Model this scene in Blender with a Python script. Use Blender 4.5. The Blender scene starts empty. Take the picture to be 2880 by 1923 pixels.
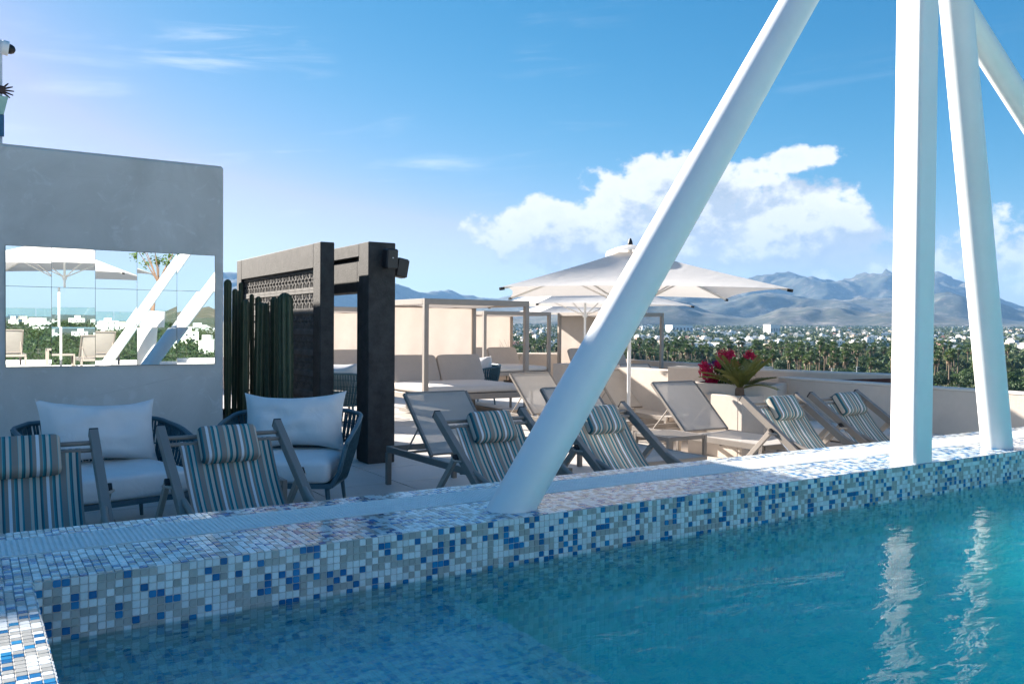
import bpy, math, random
from mathutils import Vector, Matrix, noise as mnoise
R = math.radians
random.seed(11)
scene = bpy.context.scene
C = scene.collection

# ------------------------------------------------------------------ camera
F_PX, W_PX, H_PX = 2420.0, 2880.0, 1923.0
CAM = Vector((0, 0, 1.40))
FWD_AZ = (0.536, 0.844)
PITCH, ROLL = R(-0.92), R(0.43)
_f0 = Vector((FWD_AZ[0], FWD_AZ[1], 0)).normalized()
_r0 = Vector((_f0.y, -_f0.x, 0))
_f = (_f0 * math.cos(PITCH) + Vector((0, 0, 1)) * math.sin(PITCH)).normalized()
_u = _r0.cross(_f)
CR = _r0 * math.cos(ROLL) + _u * math.sin(ROLL)
CU = _u * math.cos(ROLL) - _r0 * math.sin(ROLL)
CF = _f
cam_d = bpy.data.cameras.new('camera')
cam = bpy.data.objects.new('camera', cam_d)
C.objects.link(cam)
m = Matrix.Identity(4)
for i in range(3):
    m[i][0], m[i][1], m[i][2], m[i][3] = CR[i], CU[i], -CF[i], CAM[i]
cam.matrix_world = m
cam_d.sensor_width = 36.0
cam_d.lens = 36.0 * F_PX / W_PX
cam_d.clip_start = 0.02
cam_d.clip_end = 60000
scene.camera = cam

# ------------------------------------------------------------------ sun, sky, exposure
SUN_H = Vector((-0.315, 0.949, 0)).normalized()
SUN_EL = R(21.4)
SUN_DIR = SUN_H * math.cos(SUN_EL) + Vector((0, 0, math.sin(SUN_EL)))
sd = bpy.data.lights.new('sun', 'SUN')
sd.energy = 4.7
sd.angle = R(0.7)
sd.color = (1.0, 0.92, 0.82)
sun = bpy.data.objects.new('sun', sd)
sun.rotation_euler = SUN_DIR.to_track_quat('Z', 'Y').to_euler()
C.objects.link(sun)

vs = scene.view_settings
vs.view_transform = 'Standard'
vs.look = 'None'
vs.gamma = 1.0
vs.use_curve_mapping = False
vs.exposure = 1.95
SKY_STRENGTH = 0.055

scene.render.engine = 'CYCLES'
cy = scene.cycles
cy.use_denoising = True
cy.max_bounces = 14
cy.diffuse_bounces = 5
cy.glossy_bounces = 8
cy.transmission_bounces = 10
cy.transparent_max_bounces = 16
cy.volume_bounces = 12
cy.sample_clamp_indirect = 20.0
cy.caustics_reflective = False
cy.caustics_refractive = True
cy.blur_glossy = 6.0


class NT:
    """tiny node-graph helper"""
    def __init__(self, tree):
        self.t = tree
        tree.nodes.clear()

    def n(self, kind, ins=None, **attrs):
        nd = self.t.nodes.new('ShaderNode' + kind)
        for k, v in attrs.items():
            setattr(nd, k, v)
        if ins:
            for k, v in ins.items():
                self.put(nd.inputs[k], v)
        return nd

    def put(self, sock, v):
        if isinstance(v, bpy.types.NodeSocket):
            self.t.links.new(v, sock)
        elif isinstance(v, bpy.types.Node):
            self.t.links.new(v.outputs[0], sock)
        else:
            if sock.type == 'RGBA' and not isinstance(v, (int, float)) and len(v) == 3:
                v = (*v, 1)
            sock.default_value = v

    def m(self, op, a, b=0.0, c=None, clamp=False):
        nd = self.t.nodes.new('ShaderNodeMath')
        nd.operation = op
        nd.use_clamp = clamp
        self.put(nd.inputs[0], a)
        self.put(nd.inputs[1], b)
        if c is not None:
            self.put(nd.inputs[2], c)
        return nd.outputs[0]

    def mix(self, f, a, b, blend='MIX'):
        nd = self.t.nodes.new('ShaderNodeMix')
        nd.data_type = 'RGBA'
        nd.blend_type = blend
        self.put(nd.inputs[0], f)
        self.put(nd.inputs[6], a)
        self.put(nd.inputs[7], b)
        return nd.outputs[2]

    def ramp(self, fac, stops, interp='LINEAR'):
        nd = self.t.nodes.new('ShaderNodeValToRGB')
        cr = nd.color_ramp
        cr.interpolation = interp
        while len(cr.elements) < len(stops):
            cr.elements.new(0.5)
        for e, (p, c) in zip(cr.elements, stops):
            e.position = p
            e.color = (*c, 1) if len(c) == 3 else c
        self.put(nd.inputs[0], fac)
        return nd.outputs[0]

    def noise(self, vec, scale, detail=4, rough=0.55, dist=0.0):
        nd = self.n('TexNoise', {'Scale': scale, 'Detail': detail, 'Roughness': rough, 'Distortion': dist})
        if vec is not None:
            self.put(nd.inputs['Vector'], vec)
        return nd.outputs['Fac']

    def smooth(self, x, a, b):
        nd = self.n('MapRange', {'Value': x, 'From Min': a, 'From Max': b, 'To Min': 0.0, 'To Max': 1.0},
                    interpolation_type='SMOOTHSTEP')
        return nd.outputs[0]


# world: physical sky plus a procedural cumulus bank and thin cirrus
world = bpy.data.worlds.new('World')
scene.world = world
world.use_nodes = True
g = NT(world.node_tree)
sky = g.n('TexSky', sky_type='NISHITA', sun_disc=False, sun_elevation=SUN_EL,
          sun_rotation=math.atan2(SUN_H.x, SUN_H.y) % (2 * math.pi), altitude=20, air_density=1.0,
          dust_density=0.2, ozone_density=2.5)
tc = g.n('TexCoord')
sep = g.n('SeparateXYZ', {0: tc.outputs['Generated']})
dx, dy, dz = sep.outputs
AZ0 = math.atan2(FWD_AZ[1], FWD_AZ[0])
# azimuth to the right of the mountains' centre, and elevation, in radians
fwdc = g.m('ADD', g.m('MULTIPLY', dx, math.cos(AZ0)), g.m('MULTIPLY', dy, math.sin(AZ0)))
latc = g.m('SUBTRACT', g.m('MULTIPLY', dx, math.sin(AZ0)), g.m('MULTIPLY', dy, math.cos(AZ0)))
az = g.m('ARCTAN2', latc, fwdc)
el = g.m('ARCSINE', dz)


def ell(cx, cy, rx, ry, azs, els, k=1.0):
    """bump 1 - d^2 around a direction given in photograph pixels of the sky"""
    a0 = math.atan((cx - 1440) / F_PX)
    e0 = math.atan((925 - cy) / F_PX * math.cos(a0))
    u = g.m('DIVIDE', g.m('SUBTRACT', azs, a0), rx / F_PX * math.cos(a0) ** 2)
    v = g.m('DIVIDE', g.m('SUBTRACT', els, e0), ry / F_PX)
    d = g.m('SUBTRACT', 1.0, g.m('ADD', g.m('MULTIPLY', u, u), g.m('MULTIPLY', v, v)))
    return g.m('MULTIPLY', d, k)


BLOBS = [(1900, 650, 460, 135), (1860, 560, 260, 110), (1560, 660, 200, 105), (2160, 640, 330, 140),
         (2010, 510, 150, 95), (2350, 620, 140, 95), (2250, 450, 150, 34, 0.75), (2500, 775, 640, 60, 0.85),
         (2950, 690, 330, 90, 0.8)]


def cloud_density(ao, eo):
    a2 = g.m('ADD', az, ao)
    e2 = g.m('ADD', el, eo)
    tot = None
    for b in BLOBS:
        x = ell(*b[:4], a2, e2, *(b[4:] or (1.0,)))
        tot = x if tot is None else g.n('Math', {0: tot, 1: x, 2: 0.25}, operation='SMOOTH_MAX').outputs[0]
    tot = g.m('MAXIMUM', tot, -1.2)
    vec = g.n('CombineXYZ', {0: a2, 1: g.m('MULTIPLY', e2, 1.25), 2: 0.37}).outputs[0]
    big = g.noise(vec, 11.0, 2, 0.5)
    fine = g.noise(vec, 30.0, 9, 0.62)
    nz = g.m('ADD', g.m('MULTIPLY', g.m('SUBTRACT', big, 0.5), 2.6), g.m('MULTIPLY', g.m('SUBTRACT', fine, 0.5), 3.2))
    return g.m('ADD', tot, nz)


den = cloud_density(0.0, 0.0)
den_s = cloud_density(-0.022, 0.026)
mask = g.smooth(den, -0.12, 0.5)
lit = g.smooth(g.m('SUBTRACT', den, den_s), -0.40, 0.62)
core = g.smooth(den, 0.2, 1.5)
elow = g.smooth(el, 0.035, 0.15)
lit2 = g.m('ADD', g.m('MULTIPLY', lit, 0.85), g.m('MULTIPLY', g.m('SUBTRACT', 1.0, core), 0.22), clamp=True)
lit2 = g.m('MULTIPLY', lit2, g.m('ADD', 0.45, g.m('MULTIPLY', elow, 0.55)))
cl_col = g.mix(lit2, (2.15, 2.6, 3.2), (4.9, 4.95, 5.0))
# cirrus streaks
cvec = g.n('CombineXYZ', {0: g.m('MULTIPLY', az, 3.0), 1: g.m('ADD', g.m('MULTIPLY', el, 26.0), g.m('MULTIPLY', az, -2.0)), 2: 1.7}).outputs[0]
cs = g.noise(cvec, 1.5, 6, 0.6, 0.5)
cs2 = g.noise(g.n('CombineXYZ', {0: az, 1: g.m('MULTIPLY', el, 2.5), 2: 4.0}).outputs[0], 5.0, 3, 0.5)
cir = g.m('MULTIPLY', g.smooth(cs, 0.50, 0.78), g.smooth(cs2, 0.46, 0.66))
cir = g.m('MULTIPLY', cir, g.m('MULTIPLY', g.smooth(el, 0.05, 0.12), g.m('SUBTRACT', 0.5, g.m('MULTIPLY', g.smooth(az, -0.1, 0.2), 0.42))))
# grade of the clear sky: deeper blue away from the sun, as through a polarising filter
KS = SKY_STRENGTH * 2 ** vs.exposure
ch = g.n('SeparateColor', {0: sky.outputs[0]}).outputs
rgb = []
for cch, pw_, am in zip(ch, (2.6, 1.0, 0.75), (0.80, 0.53, 0.655)):
    rgb.append(g.m('MULTIPLY', g.m('POWER', g.m('MULTIPLY', cch, KS), pw_), am / KS))
rgb[0] = g.m('MINIMUM', rgb[0], g.m('MULTIPLY', rgb[1], 0.86))
skyc = g.n('CombineColor', {0: rgb[0], 1: rgb[1], 2: rgb[2]}).outputs[0]
col = g.mix(cir, skyc, (5.0, 5.4, 5.8))
col = g.mix(mask, col, cl_col)
bg = g.n('Background', {'Color': col, 'Strength': SKY_STRENGTH})
wo = g.n('OutputWorld', {'Surface': bg.outputs[0]})


# ------------------------------------------------------------------ pixel -> place
def ray(px, py):
    d = CF + CR * ((px - W_PX / 2) / F_PX) - CU * ((py - H_PX / 2) / F_PX)
    return d


def at_z(px, py, z):
    d = ray(px, py)
    return CAM + d * ((z - CAM.z) / d.z)


def at_y(px, py, y):
    d = ray(px, py)
    return CAM + d * (y / d.y)


def at_x(px, py, x):
    d = ray(px, py)
    return CAM + d * (x / d.x)


# ------------------------------------------------------------------ materials
def new_mat(name):
    mt = bpy.data.materials.new(name)
    mt.use_nodes = True
    return mt, NT(mt.node_tree)


def principled(gn, **kw):
    p = gn.n('BsdfPrincipled')
    for k, v in kw.items():
        gn.put(p.inputs[k.replace('_', ' ')], v)
    o = gn.n('OutputMaterial', {'Surface': p.outputs[0]})
    return p


def surf(name, col, rough=0.6, var=0.12, scale=8.0, bump=0.0, bscale=60.0, metal=0.0, spec=0.5, coord='Object', col2=None):
    mt, q = new_mat(name)
    tcx = q.n('TexCoord').outputs[coord]
    a = q.noise(tcx, scale, 6, 0.6)
    b = q.noise(tcx, scale * 6.3, 4, 0.6)
    f = q.m('ADD', q.m('MULTIPLY', a, 0.7), q.m('MULTIPLY', b, 0.3))
    lo = tuple(max(0, c * (1 - var * 1.8)) for c in col)
    hi = tuple(min(1, c * (1 + var * 1.8)) for c in (col2 or col))
    cc = q.ramp(f, [(0.25, lo), (0.75, hi)])
    kw = dict(Base_Color=cc, Roughness=q.m('ADD', rough - 0.06, q.m('MULTIPLY', b, 0.12)), Metallic=metal)
    p = principled(q, **kw)
    p.inputs['Specular IOR Level'].default_value = spec
    if bump:
        bn = q.n('Bump', {'Strength': bump, 'Distance': 0.004, 'Height': q.noise(tcx, bscale, 5, 0.6)})
        q.put(p.inputs['Normal'], bn.outputs[0])
    return mt


def fabric(name, col, trans=0.0, weave=420.0, var=0.05, rough=0.85, seethrough=0.0, fold=0.0):
    mt, q = new_mat(name)
    tcx = q.n('TexCoord').outputs['Object']
    a = q.noise(tcx, 5.0, 4, 0.6)
    w = q.noise(tcx, weave, 2, 0.5)
    f = q.m('ADD', q.m('MULTIPLY', a, 0.5), q.m('MULTIPLY', w, 0.5))
    cc = q.ramp(f, [(0.3, tuple(c * (1 - var * 2) for c in col)), (0.7, tuple(min(1, c * (1 + var)) for c in col))])
    p = q.n('BsdfPrincipled', {'Base Color': cc, 'Roughness': rough})
    p.inputs['Specular IOR Level'].default_value = 0.2
    p.inputs['Sheen Weight'].default_value = 0.15
    bn = q.n('Bump', {'Strength': 0.25, 'Distance': 0.002, 'Height': w})
    if fold:
        wr = q.noise(tcx, fold, 3, 0.5, 1.0)
        bn2 = q.n('Bump', {'Strength': 0.35, 'Distance': 0.02, 'Height': wr, 'Normal': bn.outputs[0]})
        bn = bn2
    q.put(p.inputs['Normal'], bn.outputs[0])
    out = p.outputs[0]
    if trans:
        tr = q.n('BsdfTranslucent', {'Color': cc})
        out = q.n('MixShader', {0: trans, 1: out, 2: tr.outputs[0]}).outputs[0]
    if seethrough:
        tp = q.n('BsdfTransparent', {'Color': (1, 1, 1)})
        out = q.n('MixShader', {0: seethrough, 1: out, 2: tp.outputs[0]}).outputs[0]
    q.n('OutputMaterial', {'Surface': out})
    return mt


M = {}
M['white_paint'] = surf('white_paint', (0.79, 0.79, 0.78), 0.38, 0.03, 2.0, 0.12, 30)
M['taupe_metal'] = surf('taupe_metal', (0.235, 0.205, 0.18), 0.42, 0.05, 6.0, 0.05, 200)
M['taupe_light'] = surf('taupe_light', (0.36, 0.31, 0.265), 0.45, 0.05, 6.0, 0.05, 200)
M['black_plastic'] = surf('black_plastic', (0.012, 0.012, 0.014), 0.45, 0.1, 10)
M['charcoal_block'] = surf('charcoal_block', (0.20, 0.19, 0.18), 0.8, 0.15, 9.0, spec=0.2)
M['charcoal'] = surf('charcoal', (0.055, 0.053, 0.052), 0.7, 0.28, 9.0, 0.9, 70, spec=0.15)
M['speaker_grey'] = surf('speaker_grey', (0.02, 0.022, 0.025), 0.5, 0.1, 40)
M['beige_wall'] = surf('beige_wall', (0.60, 0.52, 0.45), 0.85, 0.06, 3.0, 0.35, 60)
M['beige_top'] = surf('beige_top', (0.68, 0.62, 0.55), 0.8, 0.05, 4.0, 0.2, 60)
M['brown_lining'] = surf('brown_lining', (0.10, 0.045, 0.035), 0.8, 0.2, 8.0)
M['soil'] = surf('soil', (0.06, 0.04, 0.028), 0.95, 0.3, 30.0, 0.8, 60)
M['cushion'] = fabric('cushion', (0.80, 0.775, 0.76), 0.0, 500, 0.05, fold=7.0)
M['mattress'] = fabric('mattress', (0.74, 0.68, 0.62), 0.0, 500, 0.04, fold=4.0)
M['back_cushion'] = fabric('back_cushion', (0.50, 0.44, 0.39), 0.0, 500, 0.05, fold=5.0)
M['curtain'] = fabric('curtain', (0.60, 0.53, 0.475), 0.30, 500, 0.04)
M['canopy'] = fabric('canopy', (0.80, 0.76, 0.72), 0.30, 500, 0.03, fold=3.0)
M['sling'] = fabric('sling', (0.50, 0.46, 0.42), 0.15, 700, 0.05, seethrough=0.14)
M['rope'] = surf('rope', (0.045, 0.105, 0.135), 0.85, 0.25, 60.0, 0.6, 300)
M['teal_frame'] = surf('teal_frame', (0.06, 0.13, 0.165), 0.5, 0.08, 10.0)
M['grout'] = surf('grout', (0.50, 0.49, 0.47), 0.9, 0.15, 12.0)
M['grate'] = surf('grate', (0.80, 0.82, 0.80), 0.5, 0.06, 20.0)
M['dark_gap'] = surf('dark_gap', (0.05, 0.055, 0.06), 0.9, 0.1, 20.0)
M['mirror'] = None
M['deck_base'] = surf('deck_base', (0.10, 0.095, 0.09), 0.95, 0.1, 5.0)
M['planter_white'] = surf('planter_white', (0.70, 0.68, 0.65), 0.6, 0.04, 3.0)
M['bark'] = surf('bark', (0.20, 0.13, 0.09), 0.9, 0.2, 20.0, 0.6, 60)
M['tower_wall'] = surf('tower_wall', (0.62, 0.66, 0.70), 0.8, 0.04, 3.0)
M['skin_brown'] = surf('skin_brown', (0.05, 0.025, 0.018), 0.6, 0.15, 20.0)
M['pale_green'] = surf('pale_green', (0.45, 0.62, 0.50), 0.7, 0.08, 20.0)
M['jean_blue'] = surf('jean_blue', (0.06, 0.16, 0.26), 0.8, 0.25, 60.0)

# mirror glass
mt, q = new_mat('mirror')
gl = q.n('BsdfGlossy', {'Color': (0.86, 0.89, 0.89), 'Roughness': 0.0})
q.n('OutputMaterial', {'Surface': gl.outputs[0]})
M['mirror'] = mt

# clear balustrade glass
mt, q = new_mat('clear_glass')
fr = q.n('Fresnel', {'IOR': 1.5})
tp = q.n('BsdfTransparent', {'Color': (0.86, 0.94, 0.92)})
gl = q.n('BsdfGlossy', {'Color': (1, 1, 1), 'Roughness': 0.02})
ms = q.n('MixShader', {0: fr.outputs[0], 1: tp.outputs[0], 2: gl.outputs[0]})
q.n('OutputMaterial', {'Surface': ms.outputs[0]})
M['clear_glass'] = mt

# trowelled grey stucco
mt, q = new_mat('grey_stucco')
tcx = q.n('TexCoord').outputs['Object']
a = q.noise(tcx, 1.3, 7, 0.62, 0.8)
b = q.noise(tcx, 5.5, 8, 0.7, 1.6)
c = q.noise(tcx, 40.0, 5, 0.6)
base = q.ramp(a, [(0.28, (0.50, 0.475, 0.44)), (0.55, (0.60, 0.57, 0.535)), (0.8, (0.66, 0.635, 0.60))])
pat = q.smooth(b, 0.53, 0.68)
base = q.mix(q.m('MULTIPLY', pat, 0.45), base, (0.72, 0.70, 0.68))
crk = q.n('TexVoronoi', {'Vector': q.n('Mapping', {'Vector': tcx, 'Scale': (0.35, 0.35, 1.0)}).outputs[0], 'Scale': 1.6, 'Randomness': 1.0}, feature='DISTANCE_TO_EDGE')
crm = q.m('MULTIPLY', q.m('SUBTRACT', 1.0, q.smooth(crk.outputs['Distance'], 0.0, 0.012)), q.smooth(a, 0.5, 0.7))
base = q.mix(q.m('MULTIPLY', crm, 0.35), base, (0.18, 0.17, 0.16))
p = principled(q, Base_Color=base, Roughness=0.82)
bn = q.n('Bump', {'Strength': 0.5, 'Distance': 0.004, 'Height': q.m('ADD', q.m('MULTIPLY', b, 0.8), q.m('MULTIPLY', c, 0.25))})
q.put(p.inputs['Normal'], bn.outputs[0])
M['grey_stucco'] = mt

# striped outdoor canvas, stripes run along the length (object X decides)
mt, q = new_mat('striped_canvas')
tcx = q.n('TexCoord').outputs['UV']
sx = q.n('SeparateXYZ', {0: tcx}).outputs[0]
fr = q.m('FRACT', q.m('MULTIPLY', sx, 1 / 0.176))
GY, TL, TD, BG, WH, LT = (0.31, 0.285, 0.255), (0.045, 0.23, 0.28), (0.04, 0.12, 0.155), (0.62, 0.54, 0.45), (0.80, 0.83, 0.86), (0.18, 0.48, 0.52)
seq = [(0.10, GY), (0.015, LT), (0.075, BG), (0.055, TL), (0.03, TD), (0.015, LT), (0.09, BG), (0.05, TD), (0.03, TL), (0.10, GY),
       (0.085, WH), (0.08, GY), (0.015, LT), (0.05, TL), (0.03, TD), (0.08, (0.66, 0.60, 0.53)), (0.015, LT), (0.045, TL), (0.06, GY)]
tot = sum(s for s, _ in seq)
pos, stops = 0.0, []
for s, ccc in seq:
    stops.append((pos / tot, ccc))
    pos += s
cc = q.ramp(fr, stops, 'CONSTANT')
wv = q.noise(q.n('Mapping', {'Vector': tcx, 'Scale': (900, 120, 1)}).outputs[0], 1.0, 2, 0.5)
cc = q.mix(0.35, cc, q.mix(wv, (0.55, 0.55, 0.55), (1.25, 1.25, 1.25)), 'MULTIPLY')
p = q.n('BsdfPrincipled', {'Base Color': cc, 'Roughness': 0.85})
p.inputs['Specular IOR Level'].default_value = 0.2
bn = q.n('Bump', {'Strength': 0.2, 'Distance': 0.001, 'Height': wv})
q.put(p.inputs['Normal'], bn.outputs[0])
tr = q.n('BsdfTranslucent', {'Color': cc})
ms = q.n('MixShader', {0: 0.15, 1: p.outputs[0], 2: tr.outputs[0]})
q.n('OutputMaterial', {'Surface': ms.outputs[0]})
M['striped'] = mt

# mosaic tile glaze: colour comes with each tile
mt, q = new_mat('mosaic_tile')
at = q.n('Attribute', attribute_name='col').outputs['Color']
tcx = q.n('TexCoord').outputs['Object']
nz = q.noise(tcx, 90.0, 4, 0.6)
cc = q.mix(0.5, at, q.mix(nz, (0.62, 0.62, 0.62), (1.3, 1.3, 1.3)), 'MULTIPLY')
p = principled(q, Base_Color=cc, Roughness=q.m('ADD', 0.07, q.m('MULTIPLY', nz, 0.12)))
bn = q.n('Bump', {'Strength': 0.12, 'Distance': 0.003, 'Height': q.noise(tcx, 60.0, 2, 0.5)})
q.put(p.inputs['Normal'], bn.outputs[0])
M['mosaic'] = mt

# submerged mosaic (pool floor): each cell its own colour
mt, q = new_mat('pool_floor')
tcx = q.n('TexCoord').outputs['Object']
PITCHT = 0.0262
sc = q.n('VectorMath', {0: tcx, 1: (1 / PITCHT,) * 3}, operation='MULTIPLY').outputs[0]
fl = q.n('VectorMath', {0: sc}, operation='FLOOR').outputs[0]
wn = q.n('TexWhiteNoise', {'Vector': fl}, noise_dimensions='3D').outputs['Value']
cl = q.noise(tcx, 14.0, 2, 0.5)
v = q.m('ADD', q.m('MULTIPLY', wn, 0.75), q.m('MULTIPLY', cl, 0.5))
cc = q.ramp(v, [(0.0, (0.015, 0.24, 0.55)), (0.36, (0.03, 0.40, 0.70)), (0.46, (0.55, 0.76, 0.80)), (0.66, (0.78, 0.90, 0.92)), (1.0, (0.8, 0.9, 0.92))], 'CONSTANT')
frx = q.n('VectorMath', {0: sc}, operation='FRACTION').outputs[0]
s3 = q.n('SeparateXYZ', {0: frx}).outputs
ed = q.m('MINIMUM', q.m('MINIMUM', s3[0], q.m('SUBTRACT', 1.0, s3[0])), q.m('MINIMUM', s3[1], q.m('SUBTRACT', 1.0, s3[1])))
cc = q.mix(q.m('LESS_THAN', ed, 0.06), cc, (0.5, 0.5, 0.48))
principled(q, Base_Color=cc, Roughness=0.3)
M['pool_floor'] = mt

# large porcelain deck tiles
mt, q = new_mat('deck_tile')
tcx = q.n('TexCoord').outputs['Object']
oi = q.n('ObjectInfo')
off = q.n('VectorMath', {0: tcx, 1: q.n('CombineXYZ', {0: q.m('MULTIPLY', oi.outputs['Random'], 37.0), 1: 0.0, 2: 0.0}).outputs[0]}, operation='ADD').outputs[0]
a = q.noise(off, 2.2, 6, 0.65, 0.6)
b = q.noise(off, 45.0, 4, 0.6)
f = q.m('ADD', q.m('ADD', q.m('MULTIPLY', a, 0.6), q.m('MULTIPLY', b, 0.25)), q.m('MULTIPLY', oi.outputs['Random'], 0.15))
cc = q.ramp(f, [(0.25, (0.47, 0.44, 0.405)), (0.75, (0.64, 0.605, 0.565))])
principled(q, Base_Color=cc, Roughness=q.m('ADD', 0.42, q.m('MULTIPLY', a, 0.25)))
M['deck_tile'] = mt

# pool water: mirror-like skin over a tinted, light-absorbing body
mt, q = new_mat('pool_water')
tcx = q.n('TexCoord').outputs['Object']
mp = q.n('Mapping', {'Vector': tcx, 'Rotation': (0, 0, R(-28)), 'Scale': (1.0, 1.9, 1.0)}).outputs[0]
w1 = q.noise(mp, 2.1, 2, 0.5, 0.6)
w2 = q.noise(mp, 6.5, 3, 0.55, 0.8)
w3 = q.noise(mp, 22.0, 2, 0.5)
hh = q.m('ADD', q.m('ADD', q.m('MULTIPLY', w1, 1.0), q.m('MULTIPLY', w2, 0.30)), q.m('MULTIPLY', w3, 0.025))
bn = q.n('Bump', {'Strength': 1.0, 'Distance': 0.012, 'Height': hh})
fr = q.n('Fresnel', {'IOR': 1.333, 'Normal': bn.outputs[0]})
rf = q.n('BsdfRefraction', {'Color': (0.95, 1.0, 1.0), 'Roughness': 0.0, 'IOR': 1.333, 'Normal': bn.outputs[0]})
gl = q.n('BsdfGlossy', {'Color': (1, 1, 1), 'Roughness': 0.0, 'Normal': bn.outputs[0]})
ms = q.n('MixShader', {0: fr.outputs[0], 1: rf.outputs[0], 2: gl.outputs[0]})
tp = q.n('BsdfTransparent', {'Color': (0.95, 1.0, 1.0)})
ms = q.n('MixShader', {0: 0.42, 1: ms.outputs[0], 2: tp.outputs[0]})
va = q.n('VolumeAbsorption', {'Color': (0.0, 0.99, 0.965), 'Density': 0.6})
vsc = q.n('VolumeScatter', {'Color': (0.02, 0.985, 0.97), 'Density': 0.5, 'Anisotropy': 0.0})
vad = q.n('AddShader', {0: va.outputs[0], 1: vsc.outputs[0]})
q.n('OutputMaterial', {'Surface': ms.outputs[0], 'Volume': vad.outputs[0]})
M['water'] = mt

# greens
def leaf_mat(name, c1, c2, trans=0.25, scale=3.0):
    mt, q = new_mat(name)
    oi = q.n('ObjectInfo').outputs['Random']
    nz = q.noise(q.n('TexCoord').outputs['Object'], scale, 3, 0.6)
    f = q.m('ADD', q.m('MULTIPLY', nz, 0.75), q.m('MULTIPLY', oi, 0.3))
    cc = q.ramp(f, [(0.3, c1), (0.8, c2)])
    p = q.n('BsdfPrincipled', {'Base Color': cc, 'Roughness': 0.55})
    p.inputs['Specular IOR Level'].default_value = 0.3
    tr = q.n('BsdfTranslucent', {'Color': cc})
    q.n('OutputMaterial', {'Surface': q.n('MixShader', {0: trans, 1: p.outputs[0], 2: tr.outputs[0]}).outputs[0]})
    return mt


M['leaf'] = leaf_mat('leaf', (0.035, 0.075, 0.015), (0.11, 0.17, 0.04))
M['scrub'] = leaf_mat('scrub', (0.022, 0.045, 0.014), (0.075, 0.095, 0.035), 0.15, 0.2)
M['leaf_dark'] = leaf_mat('leaf_dark', (0.03, 0.065, 0.022), (0.085, 0.135, 0.05), 0.2, 0.3)
M['leaf_mid'] = leaf_mat('leaf_mid', (0.05, 0.10, 0.025), (0.12, 0.185, 0.05), 0.2, 0.3)
M['leaf_olive'] = leaf_mat('leaf_olive', (0.07, 0.10, 0.04), (0.15, 0.18, 0.08), 0.2, 0.3)
M['palm_far'] = leaf_mat('palm_far', (0.05, 0.10, 0.03), (0.16, 0.215, 0.075), 0.25, 0.4)
M['palm_dead'] = leaf_mat('palm_dead', (0.16, 0.10, 0.05), (0.30, 0.20, 0.11), 0.15, 0.4)
M['palm_near'] = leaf_mat('palm_near', (0.10, 0.12, 0.025), (0.32, 0.30, 0.08), 0.3, 4.0)
M['petal'] = leaf_mat('petal', (0.45, 0.012, 0.06), (0.72, 0.03, 0.14), 0.35, 9.0)
M['petal_purple'] = leaf_mat('petal_purple', (0.06, 0.015, 0.14), (0.12, 0.03, 0.25), 0.3, 9.0)
M['trunk_far'] = surf('trunk_far', (0.22, 0.16, 0.11), 0.9, 0.15, 1.0)

mt, q = new_mat('cactus')
tcx = q.n('TexCoord').outputs['Object']
nz = q.noise(tcx, 12.0, 5, 0.6)
cc = q.ramp(nz, [(0.3, (0.018, 0.034, 0.016)), (0.75, (0.04, 0.068, 0.032))])
at = q.n('Attribute', attribute_name='col').outputs['Fac']
cc = q.mix(q.m('MULTIPLY', at, 0.5), cc, (0.20, 0.17, 0.10))
principled(q, Base_Color=cc, Roughness=0.6)
M['cactus'] = mt

# land
mt, q = new_mat('plain')
tcx = q.n('TexCoord').outputs['Object']
a = q.noise(tcx, 0.006, 6, 0.6)
b = q.noise(tcx, 0.05, 5, 0.65)
f = q.m('ADD', q.m('MULTIPLY', a, 0.5), q.m('MULTIPLY', b, 0.5))
cc = q.ramp(f, [(0.32, (0.05, 0.075, 0.03)), (0.5, (0.13, 0.13, 0.07)), (0.66, (0.28, 0.23, 0.16))])
principled(q, Base_Color=cc, Roughness=0.95)
M['plain'] = mt

mt, q = new_mat('mountain')
tcx = q.n('TexCoord').outputs['Object']
a = q.noise(tcx, 0.0022, 8, 0.62)
b = q.noise(tcx, 0.012, 7, 0.7)
f = q.m('ADD', q.m('MULTIPLY', a, 0.45), q.m('MULTIPLY', b, 0.55))
cc = q.ramp(f, [(0.38, (0.026, 0.036, 0.022)), (0.5, (0.05, 0.056, 0.034)), (0.57, (0.12, 0.105, 0.08)), (0.65, (0.30, 0.26, 0.21))])
p = principled(q, Base_Color=cc, Roughness=0.95)
M['mountain'] = mt

WALLC = [(0.80, 0.79, 0.77), (0.78, 0.74, 0.68), (0.70, 0.60, 0.48), (0.66, 0.42, 0.32), (0.76, 0.77, 0.78), (0.55, 0.50, 0.44)]
for i, cwl in enumerate(WALLC):
    M['house%d' % i] = surf('house%d' % i, cwl, 0.85, 0.06, 0.3)
M['window_dark'] = surf('window_dark', (0.03, 0.04, 0.055), 0.25, 0.1, 3.0)


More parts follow.
